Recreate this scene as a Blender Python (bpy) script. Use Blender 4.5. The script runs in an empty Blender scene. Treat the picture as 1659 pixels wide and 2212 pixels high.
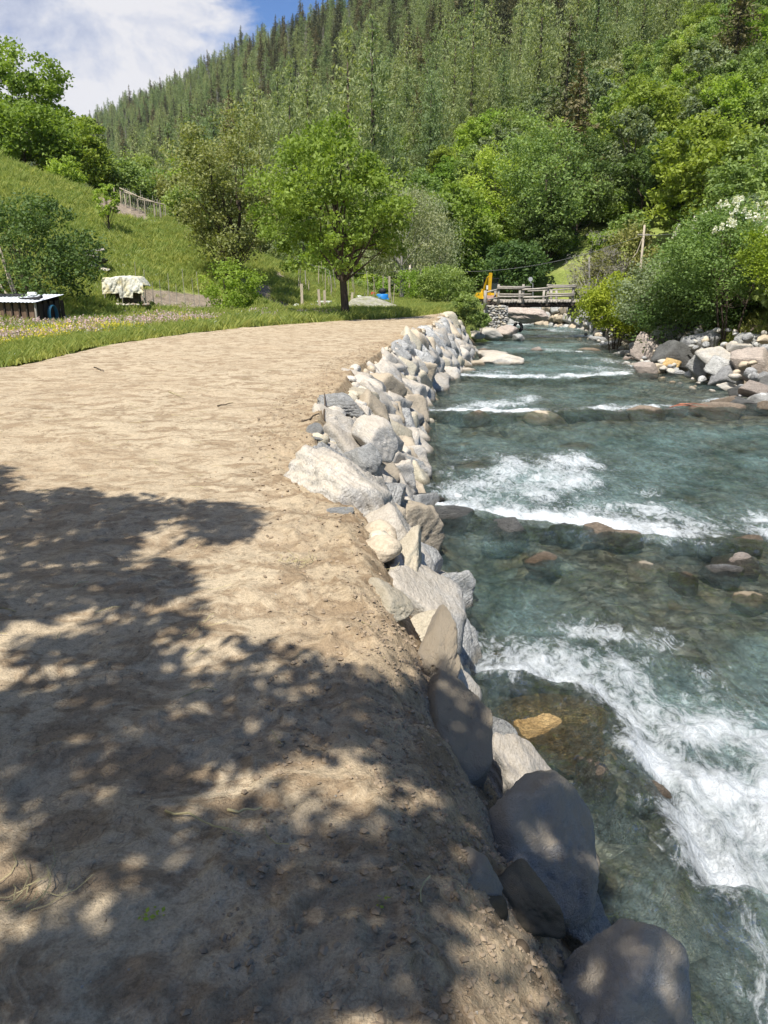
import bpy, bmesh, math, random
import numpy as np
from mathutils import Vector, Matrix

C = bpy.context.scene
COL = C.collection
PI = math.pi
rad = math.radians
RN = random.Random(11)
rng = np.random.default_rng(11)

# ------------------------------------------------------------------ camera
EYE = 1.6
PITCH = rad(17.0)
FD = 1659.0
cam_d = bpy.data.cameras.new('camera')
cam_d.lens = 27.0; cam_d.sensor_width = 36.0; cam_d.sensor_fit = 'AUTO'
cam_d.clip_start = 0.05; cam_d.clip_end = 6000
cam = bpy.data.objects.new('camera', cam_d); COL.objects.link(cam)
cam.location = (0, 0, EYE); cam.rotation_euler = (PI/2 - PITCH, 0, 0)
C.camera = cam

# ------------------------------------------------------------------ world, sun, exposure
SUN_H = np.array([-0.36, -0.93]); SUN_H = SUN_H/np.linalg.norm(SUN_H)
SUN_EL = rad(60)
SUNV = np.array([SUN_H[0]*math.cos(SUN_EL), SUN_H[1]*math.cos(SUN_EL), math.sin(SUN_EL)])
world = bpy.data.worlds.new('World'); C.world = world; world.use_nodes = True
wt = world.node_tree; wt.nodes.clear()

def nd(nt, typ, ins=None, **props):
    n = nt.nodes.new(typ)
    for k, v in props.items(): setattr(n, k, v)
    if ins:
        for k, v in ins.items():
            s = n.inputs[k]
            if isinstance(v, bpy.types.NodeSocket): nt.links.new(v, s)
            elif isinstance(v, tuple) and len(v) == 3 and s.type == 'RGBA': s.default_value = (*v, 1)
            else: s.default_value = v
    return n
def ramp(nt, fac, stops, interp='LINEAR'):
    n = nt.nodes.new('ShaderNodeValToRGB'); nt.links.new(fac, n.inputs[0])
    cr = n.color_ramp; cr.interpolation = interp
    while len(cr.elements) < len(stops): cr.elements.new(0.5)
    for e, (p, c) in zip(cr.elements, stops):
        e.position = p; e.color = (*c, 1) if isinstance(c, tuple) else (c, c, c, 1)
    return n.outputs[0]
def mixc(nt, fac, a, b, mode='MIX'):
    n = nt.nodes.new('ShaderNodeMix'); n.data_type = 'RGBA'; n.blend_type = mode; n.clamp_factor = True
    for i, v in ((0, fac), (6, a), (7, b)):
        s = n.inputs[i]
        if isinstance(v, bpy.types.NodeSocket): nt.links.new(v, s)
        elif isinstance(v, tuple): s.default_value = (*v, 1)
        else: s.default_value = v
    return n.outputs[2]
def mth(nt, op, a, b=0.0, c=0.0, clamp=False):
    n = nt.nodes.new('ShaderNodeMath'); n.operation = op; n.use_clamp = clamp
    for i, v in enumerate((a, b, c)):
        if isinstance(v, bpy.types.NodeSocket): nt.links.new(v, n.inputs[i])
        else: n.inputs[i].default_value = v
    return n.outputs[0]
def noise(nt, vec, scale, detail=4, rough=0.55, dist=0.0):
    n = nd(nt, 'ShaderNodeTexNoise', {'Scale': scale, 'Detail': detail, 'Roughness': rough, 'Distortion': dist})
    if vec is not None: nt.links.new(vec, n.inputs['Vector'])
    return n.outputs['Fac']
def mapping(nt, vec, scale=(1, 1, 1), loc=(0, 0, 0), rot=(0, 0, 0)):
    n = nd(nt, 'ShaderNodeMapping', {'Vector': vec, 'Scale': scale, 'Location': loc, 'Rotation': rot})
    return n.outputs[0]

tc = nd(wt, 'ShaderNodeTexCoord').outputs['Generated']
sky = nd(wt, 'ShaderNodeTexSky', sky_type='NISHITA')
sky.sun_disc = False; sky.sun_elevation = SUN_EL
sky.sun_rotation = math.atan2(SUN_H[0], SUN_H[1]); sky.altitude = 900; sky.air_density = 1.0; sky.dust_density = 0.4; sky.ozone_density = 1.4
cv = mapping(wt, tc, (1, 1, 1.9), (0.35, 0.1, 0))
n1 = noise(wt, cv, 2.1, 9, 0.56, 0.25)
n2 = noise(wt, mapping(wt, tc, (1, 1, 1.7), (3.1, 1.7, 0.4)), 6.5, 9, 0.62, 0.35)
sx = nd(wt, 'ShaderNodeSeparateXYZ', {0: tc})
cov = mth(wt, 'MULTIPLY_ADD', sx.outputs[0], -1.6, -0.17)      # the cloud bank lies over the left of the valley
cm = mth(wt, 'ADD', mth(wt, 'ADD', n1, mth(wt, 'MINIMUM', mth(wt, 'MAXIMUM', cov, -0.25), 0.22)), mth(wt, 'MULTIPLY_ADD', n2, 0.5, -0.25))
cmask = ramp(wt, cm, [(0.53, 0.0), (0.68, 1.0)])
ccol = ramp(wt, n2, [(0.36, (0.52, 0.58, 0.78)), (0.46, (0.76, 0.80, 0.93)), (0.56, (1.08, 1.06, 1.07))])
bg1 = nd(wt, 'ShaderNodeBackground', {'Color': mixc(wt, 1.0, sky.outputs[0], (0.66, 0.92, 1.28), 'MULTIPLY'), 'Strength': 0.08})
bg2 = nd(wt, 'ShaderNodeBackground', {'Color': ccol, 'Strength': 0.62})
wmix = nd(wt, 'ShaderNodeMixShader', {0: mth(wt, 'MULTIPLY', cmask, 0.93), 1: bg1.outputs[0], 2: bg2.outputs[0]})
wo = nd(wt, 'ShaderNodeOutputWorld', {0: wmix.outputs[0]})

sd = bpy.data.lights.new('sun', 'SUN'); sd.energy = 5.0; sd.angle = rad(0.53); sd.color = (1.0, 0.955, 0.88)
sun = bpy.data.objects.new('sun', sd); COL.objects.link(sun)
sun.rotation_euler = Vector(SUNV).to_track_quat('Z', 'Y').to_euler()
sun.location = (0, 0, 60)
vs = C.view_settings
vs.view_transform = 'Standard'; vs.look = 'None'; vs.exposure = 0.46; vs.gamma = 1.0; vs.use_curve_mapping = False
C.cycles.max_bounces = 5; C.cycles.diffuse_bounces = 2; C.cycles.glossy_bounces = 2; C.cycles.transparent_max_bounces = 8
C.cycles.transmission_bounces = 3; C.cycles.caustics_reflective = False; C.cycles.caustics_refractive = False
C.cycles.use_denoising = True
C.cycles.sample_clamp_indirect = 4.0

# ------------------------------------------------------------------ maths helpers
cp, sp = math.cos(PITCH), math.sin(PITCH)
def ray(u, v):
    a = (u-829.5)/FD; b = (1106-v)/FD
    return np.array([a, cp + sp*b, -sp + cp*b])
def zw(y): return -1.08 - 0.016*np.clip(y, -5, 48)       # level of the stream, falling away from the camera
def P(u, v, z=0.0):
    r = ray(u, v); t = (z-EYE)/r[2]
    return np.array([r[0]*t, r[1]*t, z])
def PW(u, v):
    z = -1.3
    for _ in range(12):
        p = P(u, v, z); z = float(zw(p[1]))
    return P(u, v, z)
def PD(u, v, Y):
    r = ray(u, v); t = Y/r[1]
    return np.array([r[0]*t, Y, EYE + r[2]*t])
def pxm(p):                                                # photo units per metre at a point
    return FD/(p[1]*cp - (p[2]-EYE)*sp)

def _h(ix, iy, iz, seed):
    n = (ix.astype(np.int64)*374761393 + iy.astype(np.int64)*668265263 + iz.astype(np.int64)*2147483647*3 + seed*1274126177) & 0xffffffff
    n = ((n ^ (n >> 13))*1274126177) & 0xffffffff
    n = ((n ^ (n >> 16))*2246822519) & 0xffffffff
    return ((n ^ (n >> 15)) & 0xffffff)/float(0xffffff)
def vn2(x, y, seed=0):
    x = np.asarray(x, float); y = np.asarray(y, float)
    ix = np.floor(x); iy = np.floor(y); fx = x-ix; fy = y-iy
    fx = fx*fx*fx*(fx*(fx*6-15)+10); fy = fy*fy*fy*(fy*(fy*6-15)+10)
    z = np.zeros_like(ix)
    a = _h(ix, iy, z, seed); b = _h(ix+1, iy, z, seed); c = _h(ix, iy+1, z, seed); d = _h(ix+1, iy+1, z, seed)
    return (a*(1-fx)+b*fx)*(1-fy) + (c*(1-fx)+d*fx)*fy
def fb2(x, y, oct=4, seed=0, g=0.5):
    s = 0; a = 1; t = 0
    for o in range(oct):
        s = s + a*(vn2(x*2**o + 17.3*o, y*2**o + 9.1*o, seed+o)-0.5); t += a; a *= g
    return s/t*2
def vn3(x, y, z, seed=0):
    ix = np.floor(x); iy = np.floor(y); iz = np.floor(z); f = [x-ix, y-iy, z-iz]
    f = [k*k*(3-2*k) for k in f]; r = 0
    for dx in (0, 1):
        for dy in (0, 1):
            for dz in (0, 1):
                w = (f[0] if dx else 1-f[0])*(f[1] if dy else 1-f[1])*(f[2] if dz else 1-f[2])
                r = r + w*_h(ix+dx, iy+dy, iz+dz, seed)
    return r
def fb3(p, sc, oct=4, seed=0, g=0.5):
    s = 0; a = 1; t = 0
    for o in range(oct):
        k = sc*2**o
        s = s + a*(vn3(p[:, 0]*k+31, p[:, 1]*k+57, p[:, 2]*k+13, seed+o)-0.5); t += a; a *= g
    return s/t*2
def sst(a, b, x):
    t = np.clip((x-a)/(b-a), 0, 1); return t*t*(3-2*t)

# ------------------------------------------------------------------ object helpers
def meta(o, label=None, cat=None, group=None, kind=None):
    if label: o['label'] = label
    if cat: o['category'] = cat
    if group: o['group'] = group
    if kind: o['kind'] = kind
    return o
def mesh(name, V, F, mats=(), mi=None, smooth=True, attrs=None):
    V = np.asarray(V, dtype=np.float32)
    me = bpy.data.meshes.new(name)
    Fs = F if (isinstance(F, list) and np.ndim(F[0]) == 2) else [F]
    Fs = [np.asarray(f, dtype=np.int32) for f in Fs if len(f)]
    me.vertices.add(len(V)); me.vertices.foreach_set('co', V.ravel())
    loops = np.concatenate([f.ravel() for f in Fs]) if Fs else np.zeros(0, np.int32)
    tot = np.concatenate([np.full(len(f), f.shape[1], np.int32) for f in Fs])
    st = np.concatenate([[0], np.cumsum(tot)[:-1]]).astype(np.int32)
    me.loops.add(len(loops)); me.loops.foreach_set('vertex_index', loops)
    me.polygons.add(len(tot)); me.polygons.foreach_set('loop_start', st); me.polygons.foreach_set('loop_total', tot)
    for m in mats: me.materials.append(m)
    if mi is not None: me.polygons.foreach_set('material_index', np.asarray(mi, np.int32))
    me.polygons.foreach_set('use_smooth', np.full(len(tot), smooth, dtype=bool))
    if attrs:
        for k, a in attrs.items():
            at = me.attributes.new(k, 'FLOAT', 'POINT'); at.data.foreach_set('value', np.asarray(a, np.float32))
    me.update(calc_edges=True)
    return me
def ob(name, me, parent=None, loc=None, rot=None, sc=None):
    o = bpy.data.objects.new(name, me); COL.objects.link(o)
    if parent: o.parent = parent
    if loc is not None: o.location = [float(k) for k in loc]
    if rot is not None: o.rotation_euler = rot
    if sc is not None: o.scale = sc if hasattr(sc, '__len__') else (sc, sc, sc)
    return o
def empty(name, loc=(0, 0, 0), rz=0.0):
    o = bpy.data.objects.new(name, None); COL.objects.link(o)
    o.location = [float(k) for k in loc]; o.rotation_euler = (0, 0, rz); o.empty_display_size = 0.2
    return o
def copy_tree(o, parent=None):
    c = o.copy(); COL.objects.link(c); c.parent = parent
    for ch in o.children: copy_tree(ch, c)
    return c

class MB:
    """collects shapes into one mesh"""
    def __init__(s): s.V = []; s.Q = []; s.T = []; s.n = 0; s.a = []
    def add(s, V, Q=None, T=None, a=0.5):
        V = np.asarray(V, float)
        if Q is not None and len(Q): s.Q.append(np.asarray(Q)+s.n)
        if T is not None and len(T): s.T.append(np.asarray(T)+s.n)
        s.V.append(V); s.n += len(V); s.a.append(np.full(len(V), a) if np.isscalar(a) else a)
    def box(s, c, d, R=None, a=0.5, taper=1.0):
        k = np.array([[x, y, z] for z in (-1, 1) for x, y in ((-1, -1), (1, -1), (1, 1), (-1, 1))], float)
        k[4:, :2] *= taper
        k = k*np.array(d)/2
        if R is not None: k = k @ np.asarray(R.to_3x3()).T
        s.add(k+np.array(c), [[0, 3, 2, 1], [4, 5, 6, 7], [0, 1, 5, 4], [1, 2, 6, 5], [2, 3, 7, 6], [3, 0, 4, 7]], a=a)
    def tube(s, pts, rs, n=6, a=0.5, caps=True):
        pts = np.asarray(pts, float); m = len(pts)
        rs = np.full(m, rs) if np.isscalar(rs) else np.asarray(rs, float)
        tg = np.gradient(pts, axis=0); tg /= np.linalg.norm(tg, axis=1)[:, None]+1e-9
        up = np.array([0, 0, 1.0]) if abs(tg[0][2]) < 0.9 else np.array([1.0, 0, 0])
        A = np.cross(tg, up); A /= np.linalg.norm(A, axis=1)[:, None]+1e-9
        B = np.cross(tg, A)
        th = np.arange(n)*2*PI/n
        V = pts[:, None] + rs[:, None, None]*(np.cos(th)[None, :, None]*A[:, None] + np.sin(th)[None, :, None]*B[:, None])
        i = np.arange(m-1)[:, None]*n; j = np.arange(n)[None]; j2 = (j+1) % n
        Q = np.stack([i+j, i+j2, i+n+j2, i+n+j], -1).reshape(-1, 4)
        V = V.reshape(-1, 3); T = []
        if caps:
            b = len(V); V = np.vstack([V, pts[:1], pts[-1:]])
            T = [[b, (k+1) % n, k] for k in range(n)] + [[b+1, (m-1)*n+k, (m-1)*n+(k+1) % n] for k in range(n)]
        s.add(V, Q, T, a=a)
    def build(s, name, mats, parent=None, smooth=False, loc=None, me_only=False):
        V = np.vstack(s.V); F = []
        if s.Q: F.append(np.vstack(s.Q))
        if s.T: F.append(np.vstack(s.T))
        me = mesh(name, V, F, mats if isinstance(mats, (list, tuple)) else [mats], smooth=smooth, attrs={'rnd': np.concatenate(s.a)})
        return me if me_only else ob(name, me, parent, loc)

# ------------------------------------------------------------------ materials
def new_mat(name):
    m = bpy.data.materials.new(name); m.use_nodes = True; nt = m.node_tree; nt.nodes.clear()
    out = nt.nodes.new('ShaderNodeOutputMaterial')
    return m, nt, out
def geo_pos(nt): return nd(nt, 'ShaderNodeNewGeometry').outputs['Position']
def objv(nt): return nd(nt, 'ShaderNodeTexCoord').outputs['Object']
def finish(nt, out, col, rough=0.9, bump=None, bstr=0.5, bdist=0.02, spec=0.3, metal=0.0):
    b = nd(nt, 'ShaderNodeBsdfPrincipled', {'Roughness': rough, 'Specular IOR Level': spec, 'Metallic': metal})
    if isinstance(col, tuple): b.inputs['Base Color'].default_value = (*col, 1)
    else: nt.links.new(col, b.inputs['Base Color'])
    if bump is not None:
        bn = nd(nt, 'ShaderNodeBump', {'Height': bump, 'Strength': bstr, 'Distance': bdist}); nt.links.new(bn.outputs[0], b.inputs['Normal'])
    nt.links.new(b.outputs[0], out.inputs[0]); return b

def wet_factor(nt):
    s = nd(nt, 'ShaderNodeSeparateXYZ', {0: geo_pos(nt)})
    lvl = mth(nt, 'MULTIPLY_ADD', s.outputs[1], 0.016, 1.08)
    h = mth(nt, 'ADD', s.outputs[2], lvl)
    h = mth(nt, 'ADD', h, mth(nt, 'MULTIPLY', noise(nt, geo_pos(nt), 6, 2), -0.08))
    return ramp(nt, mth(nt, 'MULTIPLY_ADD', h, 2.0, 0.5, clamp=True), [(0.47, 1.0), (0.62, 0.0)])

def rock_mat(name, c1, c2, c3, dust=0.0, vein=0.5, sc=1.0, lichen=0.0, bst=1.0, dustcol=(0.52, 0.43, 0.31)):
    m, nt, out = new_mat(name)
    oi = nd(nt, 'ShaderNodeObjectInfo')
    off = nd(nt, 'ShaderNodeVectorMath', {0: objv(nt), 1: mapping(nt, nd(nt, 'ShaderNodeCombineXYZ', {0: oi.outputs['Random'], 1: oi.outputs['Random']}).outputs[0], (37, 91, 1))}, operation='ADD').outputs[0]
    a = noise(nt, off, 2.2*sc, 6, 0.6, 0.6)
    col = mixc(nt, ramp(nt, a, [(0.35, 0.0), (0.65, 1.0)]), c1, c2)
    st = noise(nt, mapping(nt, off, (1.2, 1.6, 7), rot=(0.5, 0.7, 0.2)), 2.6*sc, 6, 0.66, 0.8)
    col = mixc(nt, mth(nt, 'MULTIPLY', ramp(nt, st, [(0.50, 0.0), (0.60, 1.0)]), vein), col, c3)
    sp_ = noise(nt, off, 26*sc, 3, 0.7)
    col = mixc(nt, 0.75, col, ramp(nt, sp_, [(0.32, 0.45), (0.5, 1.0), (0.70, 1.3)]), 'MULTIPLY')
    cr = noise(nt, off, 8*sc, 4, 0.7, 1.0)
    col = mixc(nt, 0.5, col, ramp(nt, cr, [(0.33, 0.45), (0.42, 1.0)]), 'MULTIPLY')
    if lichen:
        col = mixc(nt, mth(nt, 'MULTIPLY', ramp(nt, noise(nt, off, 5, 5, 0.7), [(0.5, 0.0), (0.6, 1.0)]), lichen), col, (0.20, 0.21, 0.07))
    if dust:
        nz = nd(nt, 'ShaderNodeSeparateXYZ', {0: nd(nt, 'ShaderNodeNewGeometry').outputs['Normal']}).outputs[2]
        dn = mth(nt, 'ADD', mth(nt, 'MULTIPLY', nz, 0.55), noise(nt, geo_pos(nt), 3.2, 5, 0.65))
        col = mixc(nt, mth(nt, 'MULTIPLY', ramp(nt, dn, [(0.62, 0.0), (0.95, 1.0)]), dust), col, dustcol)
    hv = mth(nt, 'MULTIPLY_ADD', oi.outputs['Random'], 0.42, 0.84)
    col = mixc(nt, 1.0, col, nd(nt, 'ShaderNodeCombineXYZ', {0: hv, 1: hv, 2: hv}).outputs[0], 'MULTIPLY')
    wt_ = wet_factor(nt)
    col = mixc(nt, wt_, col, mixc(nt, 1.0, col, (0.50, 0.47, 0.42), 'MULTIPLY'))
    bh = mth(nt, 'ADD', mth(nt, 'MULTIPLY', st, 0.9), mth(nt, 'ADD', mth(nt, 'MULTIPLY', sp_, 0.25), mth(nt, 'MULTIPLY', cr, 0.8)))
    rg = mth(nt, 'MULTIPLY_ADD', wt_, -0.55, 0.85)
    b = finish(nt, out, col, 0.85, bh, bst, 0.06*bst)
    nt.links.new(rg, b.inputs['Roughness'])
    return m
M = {}
M['rock_pale'] = rock_mat('pale_schist', (0.52, 0.50, 0.46), (0.42, 0.395, 0.35), (0.25, 0.235, 0.205), dust=0.4, vein=0.5, bst=0.6)
M['rock_tan'] = rock_mat('tan_schist', (0.46, 0.395, 0.30), (0.38, 0.32, 0.235), (0.24, 0.20, 0.155), dust=0.5, vein=0.45, bst=0.6)
M['rock_yellow'] = rock_mat('cream_stone', (0.53, 0.49, 0.385), (0.44, 0.40, 0.30), (0.28, 0.24, 0.17), dust=0.4, vein=0.4, bst=0.6)
M['rock_grey'] = rock_mat('grey_boulder', (0.40, 0.40, 0.395), (0.30, 0.30, 0.295), (0.16, 0.16, 0.165), vein=0.55)
M['rock_white'] = rock_mat('white_boulder', (0.58, 0.575, 0.55), (0.46, 0.455, 0.425), (0.25, 0.25, 0.24), vein=0.6)
M['rock_brown'] = rock_mat('brown_boulder', (0.36, 0.29, 0.22), (0.26, 0.205, 0.15), (0.15, 0.12, 0.09), vein=0.5)
M['rock_pink'] = rock_mat('pink_boulder', (0.48, 0.405, 0.345), (0.39, 0.335, 0.29), (0.23, 0.19, 0.165), vein=0.4)
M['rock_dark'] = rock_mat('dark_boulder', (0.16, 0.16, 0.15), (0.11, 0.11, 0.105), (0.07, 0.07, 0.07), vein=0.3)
M['rock_ochre'] = rock_mat('ochre_stone', (0.72, 0.52, 0.25), (0.55, 0.36, 0.15), (0.30, 0.20, 0.09), vein=0.4)
M['rock_lichen'] = rock_mat('lichened_rock', (0.36, 0.345, 0.29), (0.27, 0.26, 0.20), (0.14, 0.13, 0.10), vein=0.5, lichen=0.5)
M['boulder_near'] = rock_mat('smooth_grey_boulder', (0.38, 0.395, 0.42), (0.50, 0.485, 0.46), (0.24, 0.245, 0.255), dust=0.85, vein=0.4, sc=2.2, bst=0.8)
M['boulder_mud'] = rock_mat('mud_smeared_boulder', (0.47, 0.41, 0.34), (0.54, 0.46, 0.36), (0.32, 0.29, 0.26), dust=0.95, vein=0.25, sc=2.6, bst=0.8)
M['boulder_dark'] = rock_mat('dark_mossy_block', (0.10, 0.095, 0.075), (0.15, 0.14, 0.105), (0.06, 0.065, 0.045), dust=0.5, vein=0.4, sc=3)

def soil_material():
    m, nt, out = new_mat('pale_sandy_soil')
    p = geo_pos(nt)
    big = noise(nt, p, 0.55, 4, 0.6)
    mid = noise(nt, mapping(nt, p, (0.9, 1.25, 1), rot=(0, 0, 0.12)), 3.4, 9, 0.72, 0.8)
    fine = noise(nt, p, 24, 5, 0.7)
    grit = noise(nt, p, 130, 3, 0.7)
    col = mixc(nt, ramp(nt, mid, [(0.43, 0.0), (0.53, 1.0)]), (0.335, 0.25, 0.16), (0.555, 0.455, 0.315))
    col = mixc(nt, ramp(nt, big, [(0.42, 0.0), (0.62, 0.5)]), col, (0.46, 0.355, 0.235))
    damp = noise(nt, mapping(nt, p, (0.45, 1.1, 1), loc=(4, 2, 0)), 1.9, 5, 0.6, 1.2)
    col = mixc(nt, ramp(nt, damp, [(0.58, 0.0), (0.66, 0.55)]), col, (0.31, 0.225, 0.14))
    col = mixc(nt, 0.75, col, ramp(nt, fine, [(0.28, 0.42), (0.48, 0.95), (0.7, 1.15)]), 'MULTIPLY')
    col = mixc(nt, 0.6, col, ramp(nt, grit, [(0.3, 0.5), (0.55, 1.0), (0.75, 1.2)]), 'MULTIPLY')
    vd = nd(nt, 'ShaderNodeTexVoronoi', {'Vector': nd(nt, 'ShaderNodeVectorMath', {0: p, 1: nd(nt, 'ShaderNodeTexNoise', {'Vector': p, 'Scale': 5.0}).outputs['Color']}, operation='ADD').outputs[0], 'Scale': 7.0}, feature='DISTANCE_TO_EDGE').outputs['Distance']
    crk = ramp(nt, vd, [(0.0, 0.0), (0.035, 1.0)])
    cz = ramp(nt, noise(nt, p, 1.3, 3), [(0.50, 0.0), (0.60, 1.0)])
    crk2 = mixc(nt, cz, (1.0, 1.0, 1.0), crk)
    col = mixc(nt, 0.18, col, crk2, 'MULTIPLY')
    sl = nd(nt, 'ShaderNodeAttribute', attribute_name='slope').outputs['Fac']
    col = mixc(nt, mth(nt, 'MULTIPLY', sl, 0.62), col, mixc(nt, 1.0, col, (0.80, 0.74, 0.66), 'MULTIPLY'))
    bh = mth(nt, 'ADD', mth(nt, 'MULTIPLY', mid, 0.8), mth(nt, 'ADD', mth(nt, 'MULTIPLY', fine, 0.55), mth(nt, 'ADD', mth(nt, 'MULTIPLY', grit, 0.18), mth(nt, 'MULTIPLY', nd(nt, 'ShaderNodeSeparateXYZ', {0: crk2}).outputs[0], 0.10))))
    finish(nt, out, col, 0.95, bh, 0.85, 0.034, spec=0.15)
    return m
M['soil'] = soil_material()

def plain(name, col, rough=0.8, var=0.25, sc=8, bump=0.3, metal=0.0, spec=0.3, stretch=(1, 1, 1)):
    m, nt, out = new_mat(name)
    oi = nd(nt, 'ShaderNodeObjectInfo').outputs['Random']
    v = mapping(nt, nd(nt, 'ShaderNodeVectorMath', {0: objv(nt), 1: nd(nt, 'ShaderNodeCombineXYZ', {0: mth(nt, 'MULTIPLY', oi, 31.0), 1: oi, 2: oi}).outputs[0]}, operation='ADD').outputs[0], stretch)
    n = noise(nt, v, sc, 5, 0.65, 0.3)
    f = ramp(nt, n, [(0.3, 1-var), (0.7, 1+var)])
    c = mixc(nt, 1.0, col, f, 'MULTIPLY')
    h = mth(nt, 'MULTIPLY_ADD', oi, 0.3, 0.85)
    c = mixc(nt, 1.0, c, nd(nt, 'ShaderNodeCombineXYZ', {0: h, 1: h, 2: h}).outputs[0], 'MULTIPLY')
    finish(nt, out, c, rough, n, bump, 0.01, spec, metal)
    return m
M['clod'] = plain('soil_clods', (0.33, 0.255, 0.175), 0.95, 0.35, 20, 0.6)
M['pebble'] = plain('pebbles', (0.42, 0.38, 0.32), 0.85, 0.4, 9, 0.4)
M['straw'] = plain('dry_straw', (0.42, 0.36, 0.19), 0.8, 0.3, 9, 0.1)
M['twig'] = plain('dark_twig', (0.10, 0.075, 0.05), 0.9, 0.3, 20, 0.4)
M['bark'] = plain('bark', (0.085, 0.065, 0.048), 0.95, 0.5, 7, 0.9, stretch=(3, 3, 0.6))
M['bark_pale'] = plain('pale_bark', (0.30, 0.28, 0.25), 0.9, 0.4, 7, 0.6, stretch=(2, 2, 0.7))
M['oldwood'] = plain('weathered_wood', (0.36, 0.325, 0.275), 0.85, 0.35, 5, 0.5, stretch=(1, 4, 4))
M['oldwood_v'] = plain('weathered_post_wood', (0.33, 0.30, 0.255), 0.85, 0.35, 5, 0.5, stretch=(4, 4, 1))
M['brownwood'] = plain('brown_boards', (0.145, 0.095, 0.065), 0.85, 0.4, 6, 0.6, stretch=(5, 5, 0.7))
M['darkwood'] = plain('dark_boards', (0.05, 0.038, 0.03), 0.9, 0.4, 6, 0.6, stretch=(5, 5, 0.7))
M['stake'] = plain('pale_stake_wood', (0.42, 0.36, 0.27), 0.85, 0.3, 6, 0.3, stretch=(4, 4, 1))
M['tin'] = plain('pale_roof_sheet', (0.60, 0.63, 0.68), 0.45, 0.15, 3, 0.2)
M['black'] = plain('black_rubber', (0.025, 0.025, 0.027), 0.6, 0.2, 8, 0.2)
M['bluehose'] = plain('blue_hose', (0.015, 0.09, 0.15), 0.5, 0.15, 8, 0.1)
M['blue'] = plain('blue_plastic', (0.02, 0.22, 0.62), 0.45, 0.12, 4, 0.1)
M['white'] = plain('white_paint', (0.72, 0.72, 0.70), 0.6, 0.12, 6, 0.2)
M['red'] = plain('faded_red_cloth', (0.48, 0.07, 0.06), 0.8, 0.2, 6, 0.2)
M['yellow'] = plain('yellow_machine_paint', (0.80, 0.46, 0.02), 0.4, 0.12, 4, 0.1)
M['steel'] = plain('worn_steel', (0.22, 0.20, 0.19), 0.5, 0.3, 8, 0.3, metal=0.5)
M['rust'] = plain('rusty_bucket_metal', (0.33, 0.20, 0.15), 0.75, 0.35, 9, 0.3)
M['grey'] = plain('grey_sign_metal', (0.34, 0.35, 0.36), 0.5, 0.1, 5, 0.1)
M['glass'] = plain('dark_cab_glass', (0.03, 0.04, 0.045), 0.08, 0.05, 2, 0.0, spec=0.8)
M['concrete'] = plain('concrete', (0.36, 0.35, 0.33), 0.9, 0.2, 6, 0.4)
M['hay'] = plain('brown_heap', (0.13, 0.095, 0.065), 0.95, 0.5, 9, 1.0)
M['wire'] = plain('cable', (0.17, 0.17, 0.17), 0.6, 0.1, 3, 0.0)
M['redtwig'] = plain('reddish_wet_branch', (0.30, 0.095, 0.045), 0.5, 0.3, 9, 0.2)

def tarp_mat():
    m, nt, out = new_mat('cream_tarpaulin')
    v = objv(nt)
    n = noise(nt, v, 2.2, 4, 0.6)
    col = mixc(nt, ramp(nt, n, [(0.50, 0.0), (0.66, 1.0)]), (0.66, 0.64, 0.54), (0.62, 0.54, 0.30))
    col = mixc(nt, ramp(nt, noise(nt, v, 1.6, 3), [(0.62, 0.0), (0.66, 0.8)]), col, (0.25, 0.26, 0.27))
    finish(nt, out, col, 0.6, noise(nt, mapping(nt, v, (1, 1, 0.5)), 5, 4, 0.6, 1.5), 0.8, 0.08)
    return m
M['tarp'] = tarp_mat()

def leaf_mat(name, c1, c2, trans=0.35, spec=0.25):
    m, nt, out = new_mat(name)
    r = nd(nt, 'ShaderNodeAttribute', attribute_name='rnd').outputs['Fac']
    oi = nd(nt, 'ShaderNodeObjectInfo').outputs['Random']
    col = mixc(nt, r, c1, c2)
    v = mth(nt, 'MULTIPLY_ADD', oi, 0.45, 0.78)
    w = mth(nt, 'MULTIPLY_ADD', oi, 0.25, 0.88)
    col = mixc(nt, 1.0, col, nd(nt, 'ShaderNodeCombineXYZ', {0: v, 1: w, 2: w}).outputs[0], 'MULTIPLY')
    b = nd(nt, 'ShaderNodeBsdfPrincipled', {'Base Color': col, 'Roughness': 0.55, 'Specular IOR Level': spec})
    tcl = mixc(nt, 1.0, col, (1.25, 1.3, 0.55), 'MULTIPLY')
    t = nd(nt, 'ShaderNodeBsdfTranslucent', {'Color': tcl})
    mx = nd(nt, 'ShaderNodeMixShader', {0: trans, 1: b.outputs[0], 2: t.outputs[0]})
    nt.links.new(mx.outputs[0], out.inputs[0])
    return m
M['lf_fruit'] = leaf_mat('fruit_tree_leaves', (0.125, 0.20, 0.034), (0.30, 0.405, 0.085), 0.45)
M['lf_olive'] = leaf_mat('olive_leaves', (0.185, 0.201, 0.062), (0.47, 0.427, 0.163), 0.35)
M['lf_hill'] = leaf_mat('hill_tree_leaves', (0.139, 0.206, 0.031), (0.338, 0.42, 0.085), 0.4)
M['lf_mid'] = leaf_mat('mid_green_leaves', (0.149, 0.22, 0.065), (0.369, 0.455, 0.146), 0.4)
M['lf_bright'] = leaf_mat('bright_green_leaves', (0.167, 0.258, 0.038), (0.417, 0.528, 0.103), 0.45)
M['lf_gold'] = leaf_mat('yellow_green_leaves', (0.143, 0.209, 0.022), (0.396, 0.462, 0.055), 0.4)
M['lf_gold2'] = leaf_mat('fresh_green_leaves', (0.15, 0.24, 0.035), (0.36, 0.46, 0.09), 0.45)
M['lf_grey'] = leaf_mat('grey_green_leaves', (0.15, 0.198, 0.099), (0.356, 0.396, 0.224), 0.35)
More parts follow.
